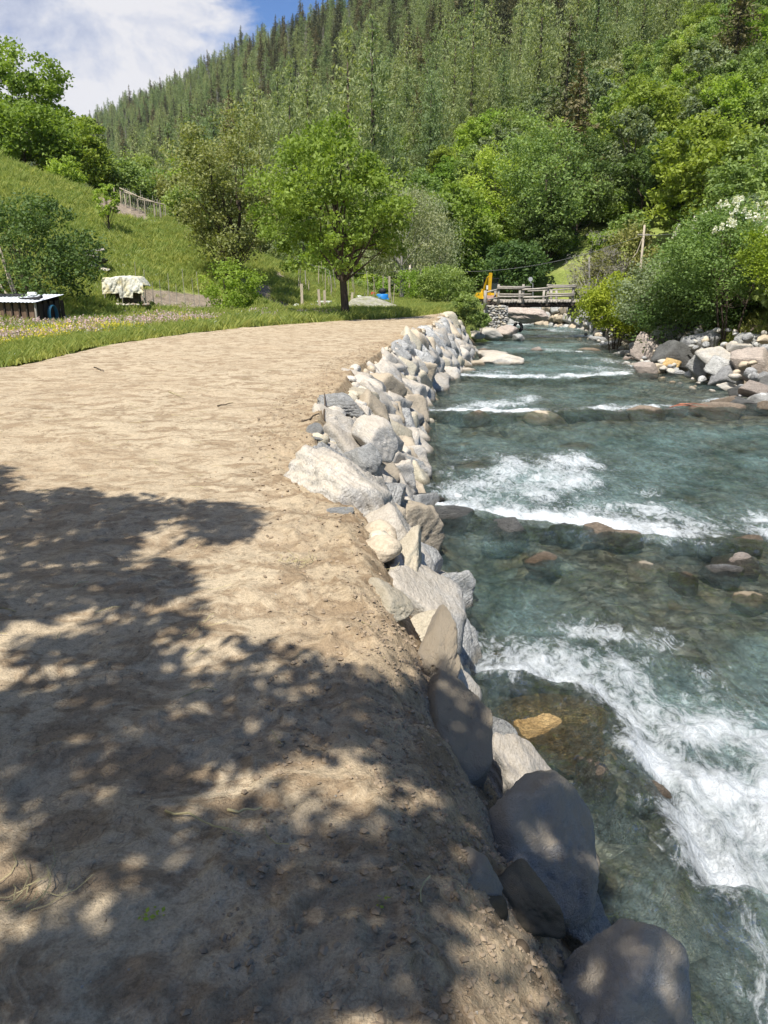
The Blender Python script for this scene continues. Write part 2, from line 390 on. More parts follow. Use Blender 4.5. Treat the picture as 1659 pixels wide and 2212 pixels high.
M['lf_dark'] = leaf_mat('dark_green_leaves', (0.062, 0.112, 0.031), (0.175, 0.244, 0.075), 0.35)
M['lf_shade'] = leaf_mat('deep_green_leaves', (0.035, 0.065, 0.018), (0.08, 0.12, 0.03), 0.12)
M['lf_spruce'] = leaf_mat('spruce_needles', (0.052, 0.067, 0.03), (0.149, 0.155, 0.069), 0.15)
M['lf_spruce2'] = leaf_mat('brown_green_spruce_needles', (0.092, 0.086, 0.037), (0.207, 0.184, 0.081), 0.15)
M['lf_larch'] = leaf_mat('larch_needles', (0.15, 0.195, 0.088), (0.354, 0.41, 0.189), 0.4)
M['lf_dead'] = leaf_mat('bare_twigs', (0.19, 0.165, 0.145), (0.33, 0.30, 0.27), 0.05)
M['blossom'] = leaf_mat('white_blossom', (0.72, 0.72, 0.62), (0.85, 0.85, 0.78), 0.3)
M['grass'] = leaf_mat('grass_blades', (0.23, 0.29, 0.07), (0.50, 0.53, 0.17), 0.45)
M['grass_dry'] = leaf_mat('dry_grass', (0.22, 0.22, 0.08), (0.34, 0.30, 0.14), 0.3)
M['fl_pink'] = leaf_mat('pink_flower_heads', (0.52, 0.37, 0.40), (0.70, 0.55, 0.56), 0.3)
M['fl_yellow'] = leaf_mat('yellow_flower_heads', (0.65, 0.55, 0.04), (0.80, 0.70, 0.10), 0.3)
M['fl_white'] = leaf_mat('white_flower_heads', (0.70, 0.70, 0.62), (0.8, 0.8, 0.75), 0.3)

def meadow_mat():
    m, nt, out = new_mat('meadow_ground')
    p = geo_pos(nt)
    a = noise(nt, p, 0.16, 5, 0.6); b = noise(nt, mapping(nt, p, (1, 1, 3)), 3.5, 6, 0.75)
    col = mixc(nt, ramp(nt, a, [(0.38, 0.0), (0.62, 1.0)]), (0.19, 0.245, 0.055), (0.33, 0.37, 0.11))
    col = mixc(nt, ramp(nt, noise(nt, p, 0.5, 4), [(0.55, 0.0), (0.68, 0.6)]), col, (0.22, 0.22, 0.085))
    col = mixc(nt, 0.8, col, ramp(nt, b, [(0.3, 0.35), (0.55, 1.0), (0.75, 1.5)]), 'MULTIPLY')
    s = nd(nt, 'ShaderNodeAttribute', attribute_name='soil').outputs['Fac']
    sc_ = mixc(nt, 1.0, (0.30, 0.245, 0.185), ramp(nt, noise(nt, p, 4, 5, 0.7), [(0.3, 0.6), (0.7, 1.25)]), 'MULTIPLY')
    col = mixc(nt, ramp(nt, mth(nt, 'ADD', s, mth(nt, 'MULTIPLY_ADD', noise(nt, p, 1.5, 4), 0.4, -0.2)), [(0.42, 0.0), (0.55, 1.0)]), col, sc_)
    finish(nt, out, col, 0.95, b, 0.9, 0.12, spec=0.1)
    return m
M['meadow'] = meadow_mat()
def forest_floor():
    m, nt, out = new_mat('forest_floor')
    p = geo_pos(nt)
    col = ramp(nt, noise(nt, p, 0.09, 6, 0.7), [(0.3, (0.028, 0.045, 0.014)), (0.6, (0.06, 0.085, 0.025)), (0.8, (0.13, 0.12, 0.08))])
    finish(nt, out, col, 0.95, noise(nt, p, 0.8, 4), 0.8, 0.8, spec=0.1)
    return m
M['floor'] = forest_floor()
def bed_mat():
    m, nt, out = new_mat('stream_bed_gravel')
    p = geo_pos(nt)
    v = nd(nt, 'ShaderNodeTexVoronoi', {'Vector': mapping(nt, p, (1, 1, 1)), 'Scale': 5.0, 'Randomness': 1.0})
    v2 = nd(nt, 'ShaderNodeTexVoronoi', {'Vector': p, 'Scale': 14.0, 'Randomness': 1.0})
    c1 = ramp(nt, nd(nt, 'ShaderNodeSeparateXYZ', {0: v.outputs['Color']}).outputs[0], [(0.0, (0.16, 0.145, 0.12)), (0.4, (0.30, 0.27, 0.20)), (0.7, (0.42, 0.32, 0.20)), (0.9, (0.55, 0.53, 0.45)), (1.0, (0.24, 0.24, 0.22))])
    c2 = ramp(nt, nd(nt, 'ShaderNodeSeparateXYZ', {0: v2.outputs['Color']}).outputs[0], [(0.0, (0.14, 0.125, 0.10)), (0.5, (0.33, 0.29, 0.22)), (1.0, (0.52, 0.47, 0.38))])
    c = mixc(nt, ramp(nt, noise(nt, p, 1.2, 3), [(0.45, 0.0), (0.55, 1.0)]), c1, c2)
    c = mixc(nt, 0.7, c, ramp(nt, v.outputs['Distance'], [(0.2, 1.1), (0.7, 0.3)]), 'MULTIPLY')
    finish(nt, out, c, 0.6, mth(nt, 'MULTIPLY', v.outputs['Distance'], -1.0), 0.8, 0.1)
    return m
M['bed'] = bed_mat()

def water_mat():
    m, nt, out = new_mat('clear_teal_stream_water')
    p = geo_pos(nt)
    dep = nd(nt, 'ShaderNodeAttribute', attribute_name='depth').outputs['Fac']
    fo = nd(nt, 'ShaderNodeAttribute', attribute_name='foam').outputs['Fac']
    w1 = noise(nt, mapping(nt, p, (1.0, 0.6, 1)), 5.0, 6, 0.68, 1.0)
    w2 = noise(nt, mapping(nt, p, (1.1, 0.7, 1)), 20.0, 4, 0.7, 0.8)
    w3 = noise(nt, p, 75.0, 2, 0.6)
    hgt = mth(nt, 'ADD', mth(nt, 'ADD', w1, mth(nt, 'MULTIPLY', w2, 0.55)), mth(nt, 'MULTIPLY', w3, 0.14))
    bn = nd(nt, 'ShaderNodeBump', {'Height': hgt, 'Strength': 1.0, 'Distance': 0.13})
    # clear body: the bed shows through, with a milky teal scatter growing with depth
    tint = mixc(nt, ramp(nt, dep, [(0.0, 0.0), (0.6, 1.0)]), (0.92, 0.95, 0.92), (0.58, 0.78, 0.74))
    tr = nd(nt, 'ShaderNodeBsdfTransparent', {'Color': tint})
    cl = noise(nt, mapping(nt, p, (0.9, 0.55, 1)), 1.5, 6, 0.7, 0.8)
    dcol = mixc(nt, ramp(nt, cl, [(0.36, 0.0), (0.66, 1.0)]), (0.085, 0.17, 0.168), (0.26, 0.405, 0.39))
    aer = nd(nt, 'ShaderNodeAttribute', attribute_name='aer').outputs['Fac']
    an = mth(nt, 'MULTIPLY', aer, ramp(nt, noise(nt, mapping(nt, p, (1, 0.55, 1)), 6.0, 8, 0.75, 1.6), [(0.33, 0.15), (0.68, 1.0)]), clamp=True)
    dcol = mixc(nt, mth(nt, 'MULTIPLY', an, 0.8), dcol, (0.50, 0.54, 0.53))
    rip = noise(nt, mapping(nt, p, (0.9, 0.42, 1)), 13.0, 5, 0.7, 1.2)
    dcol = mixc(nt, 0.85, dcol, ramp(nt, rip, [(0.33, 0.45), (0.52, 1.0), (0.70, 1.6)]), 'MULTIPLY')  # light and dark of fine ripples painted into the body colour
    df = nd(nt, 'ShaderNodeBsdfDiffuse', {'Color': dcol, 'Normal': bn.outputs[0]})
    opa = mth(nt, 'ADD', ramp(nt, dep, [(0.0, 0.02), (0.20, 0.13), (0.55, 0.66)]), mth(nt, 'MULTIPLY_ADD', cl, 0.8, -0.40), clamp=True)
    opa = mth(nt, 'ADD', opa, mth(nt, 'MULTIPLY', an, 0.38), clamp=True)
    body = nd(nt, 'ShaderNodeMixShader', {0: opa, 1: tr.outputs[0], 2: df.outputs[0]})
    gl = nd(nt, 'ShaderNodeBsdfGlossy', {'Roughness': 0.06, 'Normal': bn.outputs[0], 'Color': (1, 1, 1)})
    fr = nd(nt, 'ShaderNodeFresnel', {'IOR': 1.33, 'Normal': bn.outputs[0]})
    surf = nd(nt, 'ShaderNodeMixShader', {0: mth(nt, 'MULTIPLY', fr.outputs[0], 1.0, clamp=True), 1: body.outputs[0], 2: gl.outputs[0]})
    # foam: white froth where the attribute is high, broken by turbulent noise
    f1 = noise(nt, mapping(nt, p, (1.0, 0.5, 1)), 7.0, 8, 0.72, 2.2)
    f2 = noise(nt, mapping(nt, p, (1, 0.7, 1)), 42.0, 4, 0.75, 0.6)
    fn = mth(nt, 'ADD', mth(nt, 'MULTIPLY', f1, 0.75), mth(nt, 'MULTIPLY', f2, 0.25))
    fm = mth(nt, 'ADD', mth(nt, 'MULTIPLY', fo, 1.0), mth(nt, 'MULTIPLY', mth(nt, 'SUBTRACT', fn, 0.5), 2.3))
    fmask = mth(nt, 'MULTIPLY', ramp(nt, fm, [(0.30, 0.0), (0.55, 0.45), (1.0, 0.97)]), ramp(nt, fo, [(0.02, 0.0), (0.20, 1.0)]))
    fb = nd(nt, 'ShaderNodeBump', {'Height': mth(nt, 'ADD', f1, mth(nt, 'MULTIPLY', f2, 0.5)), 'Strength': 0.9, 'Distance': 0.06})
    fd = nd(nt, 'ShaderNodeBsdfDiffuse', {'Color': (0.80, 0.84, 0.86), 'Normal': fb.outputs[0]})
    fin = nd(nt, 'ShaderNodeMixShader', {0: fmask, 1: surf.outputs[0], 2: fd.outputs[0]})
    nt.links.new(fin.outputs[0], out.inputs[0])
    return m
M['water'] = water_mat()

# ------------------------------------------------------------------ where things run (world metres)
def poly_fn(pts, key=1, val=0):
    a = sorted([(p[key], p[val]) for p in pts]); xs = np.array([k[0] for k in a]); ys = np.array([k[1] for k in a])
    return lambda t: np.interp(t, xs, ys)
TOP = [P(u, v, 0) for u, v in ((968, 679), (935, 700), (872, 733), (800, 775), (765, 800), (725, 845), (705, 875), (672, 940), (700, 1010), (790, 1105), (850, 1250), (915, 1450), (955, 1650))]
XB = poly_fn([(0.30, 1.5, 0), (0.30, -6, 0)]+TOP+[(3.3, 41, 0), (3.6, 60, 0)])
BOT = [PW(u, v) for u, v in ((1016, 748), (1000, 790), (925, 840), (905, 900), (893, 960), (888, 1100), (895, 1210), (945, 1350), (985, 1480), (1050, 1610), (1100, 1690), (1300, 1990))]
XW = poly_fn([(1.15, 2.0, 0), (1.35, 0, 0), (1.5, -6, 0)]+BOT+[(4.6, 40, 0), (5.6, 44, 0), (7.1, 45.5, 0), (7.1, 50, 0), (3.5, 54, 0), (1.0, 60, 0)])
RB = [PW(u, v) for u, v in ((1275, 728), (1330, 752), (1385, 800), (1500, 835), (1600, 878))]
XR = poly_fn([(10.3, 14, 0), (10.6, 0, 0), (10.6, -8, 0)]+RB+[(11.6, 47, 0), (16.0, 58, 0), (17, 62, 0)])
XL = poly_fn([(-10, 0, 0), (-11, -8, 0), (-8.6, 12, 0)]+[P(u, v, 0) for u, v in ((0, 792), (200, 747), (380, 722), (540, 705), (700, 695), (860, 686))]+[(1.9, 35.6, 0), (3.0, 38.5, 0), (3.2, 41, 0)])
def hill(x, y):
    xf = np.where(y < 50, -12 + (y-26)*0.54, 1 - (y-50)*0.25)
    d = (xf - x)*0.88
    d = d + 1.2*fb2(x*0.12, y*0.12, 3, 5)
    h = 0.41*np.where(d > 0, d*d/(d+1.2), 0)
    return np.where(d > 27, np.minimum(h, 0.41*26 + (d-27)*0.10), h)
def ridge_h(t):   # t runs along the valley
    return 172 + 0.0*t
def mountain(x, y):
    p = 0.8*x + 0.6*y - 48
    t = -0.6*x + 0.8*y
    p = p + 5*fb2(x*0.02, y*0.02, 3, 9)
    h = np.where(p < 0, 0, np.where(p < 100, 0.44*p, 44 + 0.70*(p-100)))
    h = h + np.clip(p/60, 0, 1)*6.0*fb2(x*0.012, y*0.012, 4, 3)
    H = ridge_h(t) + 7*fb2(t*0.01, p*0.004, 3, 21)
    k = 12.0
    h = -np.log(np.exp(-np.clip(h/k, -50, 50)) + np.exp(-np.clip(H/k, -50, 50)))*k + 0.7
    over = np.maximum(p-322, 0); h = h - 0.35*over
    return np.where(p < 0, 0, np.maximum(h, 0))
def river_in(x, y, m=0.0):
    return (x > XW(y)-m) & (x < XR(y)+m) & (y < 62)
def G(x, y):
    x = np.asarray(x, float); y = np.asarray(y, float)
    z = 0.12*fb2(x*0.25, y*0.25, 3, 2)*sst(2, 10, np.abs(x-XB(y)))
    z = z + hill(x, y) + mountain(x, y)
    # right bank rises behind the boulders
    xr = XR(y); rb = sst(0.9, 5.5, x-xr)
    rz = np.where(y < 62, (zw(y)-0.35) + rb*(1.9+0.016*y) + np.clip(x-xr-3.2, 0, 30)*0.05, 0)
    z = np.where((x > XW(y)) & (y < 62), np.where(x > xr+0.2, rz + mountain(x, y)*0, zw(y)-0.5), z)
    z = np.where((x > xr+8), np.maximum(z, mountain(x, y)), z)
    e = sst(58, 64, y); 
    return z
HY = 5.0*np.power(1.004, np.arange(1300))
def hit(u, v, y0=5.0, y1=900.0):
    r = ray(u, v); Y = HY[HY >= y0]; k = Y/r[1]
    g = G(r[0]*k, Y); m = np.nonzero(EYE + r[2]*k < g)[0]
    if len(m) == 0: return PD(u, v, y1)
    i = m[0]; return np.array([r[0]*k[i], Y[i], float(g[i])])

# ------------------------------------------------------------------ ground sheets
def grid_faces(nr, nc):
    i = np.arange(nr-1)[:, None]*nc; j = np.arange(nc-1)[None]
    return np.stack([i+j, i+j+1, i+nc+j+1, i+nc+j], -1).reshape(-1, 4)

# the levelled sandy field with its crumbling edge toward the stream
def slope_prof(x, y):
    """z of the left bank: flat soil, then the slope down to the stream"""
    xb = XB(y); xw = XW(y); t = (x-xb)/np.maximum(xw-xb, 0.05)
    near = 1-sst(3.6, 7.0, y)
    base = 0.0
    fall = (zw(y)-0.25)
    tt = np.clip(t, -0.6, 1.25)
    zn = fall*(sst(-0.45, 1.2, tt)**1.25)         # near: rounded soil shoulder
    zf = fall*np.clip(tt, 0, 1.25)                # further: battered wall face
    return near*zn + (1-near)*zf
def soil_z(x, y, fine=True):
    z = slope_prof(x, y)
    flat = 1-sst(-0.1, 0.4, (x-XB(y)))
    z = z + 0.035*fb2(x*0.7, y*0.9, 3, 31)
    if fine:
        z = z + 0.015*fb2(x*2.8, y*4.0, 5, 41, 0.6)*flat
        rk = fb2(x*5, y*7, 3, 51)
        z = z + 0.012*np.abs(rk)
        ed = sst(-1.1, -0.2, x-XB(y))*(1-sst(0.4, 1.0, x-XB(y)))
        cl = fb2(x*9, y*9, 4, 61, 0.6)
        z = z + (0.012+0.038*ed)*np.maximum(cl, -0.2)
        nr = 1-sst(3, 9, y)
        z = z + nr*0.03*fb2(x*1.6+3, y*1.6, 4, 71)
        z = z + nr*0.016*np.maximum(fb2(x*16, y*16, 4, 81, 0.65), -0.1)*(0.4+1.2*sst(-0.1, 0.25, fb2(x*1.7, y*1.7, 2, 83)))
        sl_ = sst(-0.35, 0.1, x-XB(y))*(1-sst(3.4, 4.6, y)); z = z + sl_*0.05*fb2(x*6, y*6, 4, 84, 0.65)
    return z
ys = [-5.0]
while ys[-1] < 41.5: ys.append(ys[-1] + max(0.016, min(0.35, abs(ys[-1])*0.0075 if ys[-1] > 0.8 else 0.016 if ys[-1] > 0.6 else 0.25)))
ys = np.array(ys); nc = 430
tt = np.linspace(0, 1, nc); tt = 1-(1-tt)**1.55
X = XL(ys)[:, None] - 0.05 + tt[None]*((XW(ys)+0.15 - XL(ys))[:, None])
Y = np.repeat(ys[:, None], nc, 1)
Z = soil_z(X, Y)
edge = sst(0, 0.5, X-XL(Y)[:, :])
Z = Z + 0.02 - 0.10*(1-edge)
sl = sst(-0.9, 0.1, X-XB(Y))
field = ob('sand_field', mesh('sand_field', np.stack([X, Y, Z], -1).reshape(-1, 3), grid_faces(len(ys), nc), [M['soil']], attrs={'slope': sl.ravel()}))
meta(field, 'freshly levelled pale sandy ground along the stream', kind='structure')

# meadow, hill and right bank (coarse sheet, lower than the field where they overlap)
gx = np.concatenate([np.arange(-95, -30, 1.2), np.arange(-30, 24, 0.4), np.arange(24, 64, 1.2)])
gy = np.concatenate([np.arange(-25, 10, 1.0), np.arange(10, 64, 0.4), np.arange(64, 150, 1.4)])
X, Y = np.meshgrid(gx, gy); Z = G(X, Y)
sand = (X > XL(Y)+0.3) & (X < XW(Y)+0.3) & (Y < 40.8)
Z = np.where(sand, np.minimum(Z, slope_prof(X, Y)) - 0.30, Z)
Z = np.where((X > XW(Y)-0.6) & (X < XR(Y)+0.4) & (Y < 60), np.minimum(Z, zw(Y)-0.9), Z)
Z = Z + 0.05*fb2(X*0.9, Y*0.9, 3, 77)
def soil_patch(X, Y):
    s = np.zeros_like(X)
    def strip(a, b, w, y_):
        pass
    return s
SOILP = []
for (u0, v0, u1, v1, w) in ((640, 606, 850, 668, 1.3), (560, 630, 760, 672, 1.5), (330, 652, 455, 660, 1.2), (262, 452, 362, 474, 1.4), (700, 600, 840, 640, 0.9)):
    a = hit(u0, v0); b = hit(u1, v1); SOILP.append((a, b, w))
S = np.zeros_like(X)
for a, b, w in SOILP:
    ab = (b-a)[:2]; L = float(ab@ab)+1e-6
    t = np.clip(((X-a[0])*ab[0] + (Y-a[1])*ab[1])/L, 0, 1)
    d = np.hypot(X-a[0]-t*ab[0], Y-a[1]-t*ab[1])
    S = np.maximum(S, np.clip(1.5-d/w, 0, 1))
S = np.maximum(S, (X > XR(Y)-1)*(1-sst(4.5, 7.0, X-XR(Y)))*0.9*(Y < 47))
meadow = ob('meadow_ground', mesh('meadow_ground', np.stack([X, Y, Z], -1).reshape(-1, 3), grid_faces(len(gy), len(gx)), [M['meadow']], attrs={'soil': S.ravel()}))
meta(meadow, 'green meadow and hillside ground with bare garden strips', kind='structure')

# mountain terrain
pp = np.concatenate([np.arange(-60, 60, 6), np.arange(60, 460, 10)]); tq = np.arange(-420, 2300, 16.0)
Pq, Tq = np.meshgrid(pp+40, tq)
X = 0.8*Pq - 0.6*Tq; Y = 0.6*Pq + 0.8*Tq
Z = mountain(X, Y) - 0.9 - np.where(Pq < 52, 2.0, 0)
mtn = ob('mountain_slope', mesh('mountain_slope', np.stack([X, Y, Z], -1).reshape(-1, 3), grid_faces(len(tq), len(pp)), [M['floor']]))
meta(mtn, 'steep forested mountainside rising across the valley', kind='structure')
gnd = ob('valley_ground', mesh('valley_ground', [(-2000, -300, -3.2), (1500, -300, -3.2), (1500, 2900, -3.2), (-2000, 2900, -3.2)], [[0, 1, 2, 3]], [M['floor']]))
meta(gnd, 'far valley floor', kind='structure')
# far hill closing the valley on the left
X, Y = np.meshgrid(np.arange(-1500, 200, 60.0), np.arange(900, 2600, 60.0))
Z = 260*np.exp(-((X+1150)/420)**2 - ((Y-2000)/500)**2) + 30*fb2(X*0.004, Y*0.004, 4, 6)
fh = ob('far_hill', mesh('far_hill', np.stack([X, Y, Z-6], -1).reshape(-1, 3), grid_faces(X.shape[0], X.shape[1]), [M['floor']]))
meta(fh, 'far wooded hill at the valley end', kind='structure')

# ------------------------------------------------------------------ stream
RIDGES = []      # lips where water pours over stone rows: (polyline, height, width)
def wl(pts): return np.array([PW(u, v)[:2] for u, v in pts])
LIPS = [
    (wl([(1000, 1490), (1130, 1500), (1260, 1515), (1330, 1590), (1350, 1680), (1440, 1830), (1490, 1960), (1659, 1990), (1800, 2010)]), 0.10, 0.28),
    (wl([(885, 1105), (1000, 1115), (1120, 1140), (1250, 1160), (1400, 1175), (1560, 1190), (1659, 1200), (1900, 1230)]), 0.11, 0.35),
    (wl([(900, 900), (1050, 902), (1200, 903), (1330, 897), (1480, 892), (1600, 884)]), 0.10, 0.5),
    (wl([(960, 815), (1100, 822), (1250, 822), (1380, 812)]), 0.07, 0.6),
    (wl([(1020, 762), (1150, 766), (1300, 765)]), 0.06, 0.7),
    (wl([(1080, 731), (1200, 732), (1290, 733)]), 0.06, 0.8),
]
def pl_dist(x, y, pl):
    best = np.full(x.shape, 1e9); side = np.zeros(x.shape)
    for a, b in zip(pl[:-1], pl[1:]):
        ab = b-a; L = ab@ab
        t = np.clip(((x-a[0])*ab[0]+(y-a[1])*ab[1])/L, 0, 1)
        dx = x-a[0]-t*ab[0]; dy = y-a[1]-t*ab[1]; d = np.hypot(dx, dy)
        s = np.sign(ab[0]*dy - ab[1]*dx)
        m = d < best; best = np.where(m, d, best); side = np.where(m, s, side)
    return best, side
# submerged and emerging stones: (u, v, half width, half height in photo units, rise above water m, material, label)
STREAM = [
    (1485, 1172, 40, 16, 0.06, 'rock_dark', 'dark stone at the right tail of the second foam line, nearest the reddish brown one'),
    (1620, 1170, 44, 16, 0.08, 'rock_brown', 'brown stone at the right picture edge in line with the second foam'),
    (1290, 1165, 34, 12, 0.05, 'rock_brown', 'small brown stone left of the rounded reddish brown one'),
    (1225, 1150, 40, 12, 0.05, 'rock_dark', 'dark stone just below the brightest part of the second foam line'),
    (1570, 1235, 46, 18, 0.03, 'rock_grey', 'grey wet stone in the rough water at the right edge'),
    (1480, 1245, 44, 16, 0.0, 'rock_brown', 'brown submerged stone between the pale one and the right edge'),
    (1620, 1290, 46, 20, 0.0, 'rock_tan', 'tan submerged stone at the right edge below the rough water'),
    (1340, 891, 30, 8, 0.05, 'rock_grey', 'little grey stone in the third row between the dark and brown ones'),
    (1640, 882, 44, 10, 0.05, 'rock_dark', 'dark wet stone ending the third row at the right'),
    (970, 897, 30, 7, 0.04, 'rock_dark', 'dark stone at the bank end of the third row'),
    (1225, 898, 26, 7, 0.05, 'rock_dark', 'small dark stone right of the flat tan slab'),
    (1215, 1570, 135, 80, -0.012, 'rock_ochre', 'yellow ochre stone under clear shallow water beside the nearest white foam'),
    (1290, 1690, 62, 40, 0.0, 'rock_brown', 'brown submerged stone just left of the wide near foam, below the ochre stone'),
    (1400, 1720, 50, 18, -0.03, 'rock_brown', 'small brown wet stone at the lower lip of the near rapid'),
    (1178, 1209, 42, 26, 0.05, 'rock_brown', 'round brown stone alone in the calm water below the second foam line'),
    (1352, 1165, 44, 18, 0.07, 'rock_brown', 'rounded reddish brown stone breaking the surface at the second foam line'),
    (1400, 1225, 46, 34, 0.0, 'rock_pale', 'pale submerged stone to the right of the round brown stone'),
    (930, 1078, 38, 20, 0.09, 'rock_dark', 'dark wet rounded stone in the foam against the foot of the stone bank'),
    (975, 1122, 60, 20, 0.07, 'rock_dark', 'broad dark stone with smooth water pouring over it near the bank foot'),
    (1100, 1150, 66, 18, 0.06, 'rock_dark', 'broad dark stone under the middle of the second water step'),
    (1550, 1180, 55, 20, 0.04, 'rock_dark', 'dark rough stone at the right end of the second foam line'),
    (1600, 1215, 52, 22, 0.02, 'rock_pink', 'reddish wet stone at the right picture edge behind the second foam'),
    (1500, 1420, 46, 22, -0.02, 'rock_brown', 'rust brown stone under water right of the twin foam tails'),
    (985, 960, 26, 8, -0.05, 'rock_dark', 'small dark stone under water near the bank, beyond the tan one'),
    (1022, 1008, 38, 18, 0.0, 'rock_tan', 'tan submerged stone close to the stone bank in the green pool'),
    (1245, 965, 34, 14, -0.03, 'rock_pale', 'pale submerged stone in the middle of the green pool'),
    (1098, 898, 30, 11, 0.08, 'rock_grey', 'small dark grey stone standing in the third row of stones'),
    (1175, 902, 48, 9, 0.0, 'rock_tan', 'flat tan slab in the third row of stones under thin water'),
    (1035, 903, 34, 8, 0.0, 'rock_brown', 'flat brown slab at the left of the third stone row'),
    (1275, 893, 40, 9, 0.02, 'rock_dark', 'low dark stone in the middle of the third stone row'),
    (1395, 893, 42, 10, 0.03, 'rock_brown', 'low brown stone left of the red branch in the third row'),
    (1462, 886, 28, 12, 0.13, 'rock_grey', 'bumpy grey stone holding the red branch in the third row'),
    (1560, 888, 60, 14, 0.04, 'rock_brown', 'broad wet brown stone right of the red branch'),
    (1160, 757, 22, 7, 0.10, 'rock_pink', 'small orange brown stone in the far rapid before the bridge'),
    (1275, 757, 34, 6, 0.03, 'rock_brown', 'low brown stone in the far rapid right of the orange one'),
    (1045, 757, 26, 4, 0.03, 'rock_brown', 'flat brown stone in the far water left of the orange one'),
    (1020, 786, 34, 9, 0.16, 'rock_tan', 'low tan stone joining the pale island rock to the bank'),
    (1083, 783, 52, 13, 0.30, 'rock_pale', 'large flat pale island rock in the stream beside the bank'),
    (1065, 773, 36, 10, 0.36, 'rock_pale', 'upper pale stone resting behind the flat island rock'),
    (1010, 800, 20, 5, 0.06, 'rock_pale', 'small pale stone at the foot of the bank below the island rock'),
]
BLOBS = []
for (u, v, w, h, rise, mt, lab) in STREAM:
    p = PW(u, v); s = pxm(p); BLOBS.append((p[0], p[1], w/s, rise))
SHAL = [(PW(u, v)[:2], rx, dd) for u, v, rx, dd in ((1500, 1330, 1.3, 0.25), (1620, 1260, 1.2, 0.28), (1300, 1190, 0.8, 0.2), (1180, 1600, 0.45, 0.2), (1100, 1560, 0.35, 0.15), (1250, 1760, 0.4, 0.2), (1420, 890, 1.4, 0.2), (1180, 905, 1.0, 0.2), (1560, 900, 1.6, 0.25), (1600, 1480, 0.5, 0.15))]
def bed_depth(x, y):
    d = 0.34 + 0.30*fb2(x*0.45, y*0.4, 3, 91) + 0.10*fb2(x*1.3, y*1.1, 3, 92)
    for pl, h, w in LIPS:
        dd, s = pl_dist(x, y, pl); d = d - 0.30*np.exp(-(dd/(w*1.4))**2)*np.where(s < 0, 1.0, 0.7)
    for c_, rx, dd in SHAL: d = d - dd*np.exp(-(((x-c_[0])**2 + (y-c_[1])**2)/rx**2))
    d = d*sst(-0.1, 0.9, x-XW(y))*sst(-0.1, 1.6, XR(y)-x)
    d = d - 0.12*sst(5.0, 2.6, y)*0 - 0.08*(1-sst(3.0, 5.2, y))*(1-sst(1.6, 2.8, x))
    return np.clip(d, 0.12, 0.9)
FOAM = [  # streaks: polyline in photo units, half width in metres, strength
    ([(1075, 1470), (1150, 1480), (1240, 1500), (1300, 1560)], 0.17, 1.0),
    ([(1110, 1430), (1200, 1440), (1320, 1500)], 0.22, 0.75),
    ([(1240, 1370), (1330, 1380), (1420, 1390), (1480, 1440), (1530, 1490), (1600, 1560), (1659, 1640)], 0.17, 0.62),
    ([(1330, 1440), (1400, 1520), (1450, 1600), (1520, 1680)], 0.25, 0.62),
    ([(1330, 1580), (1380, 1640), (1450, 1690), (1540, 1720)], 0.20, 1.0),
    ([(1370, 1650), (1430, 1720), (1500, 1820), (1580, 1900), (1659, 1930)], 0.20, 1.0),
    ([(1500, 1600), (1570, 1580), (1640, 1650), (1659, 1750), (1680, 1850)], 0.20, 0.95),
    ([(1500, 1760), (1600, 1800), (1680, 1850)], 0.28, 0.85),
    ([(1540, 1930), (1620, 2050), (1690, 2180)], 0.16, 0.6),
    ([(1000, 1370), (1060, 1400), (1150, 1410)], 0.13, 0.35),
    ([(890, 1092), (960, 1096), (1040, 1108), (1110, 1120)], 0.20, 1.0),
    ([(1020, 1080), (1070, 1050), (1110, 1010)], 0.55, 0.7),
    ([(1110, 1110), (1200, 1125), (1290, 1140), (1390, 1150), (1480, 1165)], 0.24, 1.0),
    ([(1180, 1085), (1240, 1040), (1270, 1000)], 0.6, 0.72),
    ([(1290, 1110), (1350, 1090), (1450, 1130)], 0.5, 0.7),
    ([(1440, 1185), (1500, 1192)], 0.14, 0.8),
    ([(1640, 1130), (1659, 1160), (1700, 1180)], 0.35, 0.9),
    ([(950, 892), (1020, 890), (1130, 892)], 0.35, 0.95),
    ([(1040, 878), (1120, 870), (1150, 862)], 0.5, 0.7),
    ([(1290, 886), (1380, 882), (1440, 884)], 0.35, 0.85),
    ([(1530, 868), (1590, 866)], 0.25, 0.8),
    ([(960, 812), (1060, 815), (1160, 816), (1260, 815), (1340, 806)], 0.45, 0.9),
    ([(1000, 800), (1080, 806)], 0.4, 0.6),
    ([(1250, 795), (1330, 800)], 0.6, 0.5),
    ([(1280, 775), (1320, 785), (1370, 790)], 0.5, 0.6),
    ([(1120, 752), (1180, 757), (1240, 760)], 0.5, 0.7),
    ([(1260, 742), (1330, 748)], 0.6, 0.45),
    ([(1010, 748), (1040, 752)], 0.4, 0.5),
    ([(1060, 727), (1130, 729)], 0.5, 0.8),
    ([(1180, 729), (1240, 728), (1275, 727)], 0.6, 0.95),
    ([(1080, 703), (1130, 702)], 0.6, 0.95),
    ([(1180, 712), (1200, 716)], 0.8, 0.6),
    ([(1200, 690), (1260, 690), (1310, 700)], 0.8, 0.55),
    ([(1120, 1690), (1180, 1700)], 0.1, 0.25),
]
FO = [(wl(pl), w, a) for pl, w, a in FOAM]
ys = [0.6]
while ys[-1] < 64: ys.append(ys[-1] + max(0.014, ys[-1]*0.0052))
ys = np.array(ys); nc = 400
tt = np.linspace(0, 1, nc)**1.35
x0 = XW(ys)-0.7; x1 = XR(ys)+1.6
X = x0[:, None] + tt[None]*(x1-x0)[:, None]; Y = np.repeat(ys[:, None], nc, 1)
D = bed_depth(X, Y)
foam = np.zeros_like(X)
wam = np.clip(Y*0.035, 0.10, 1.0)
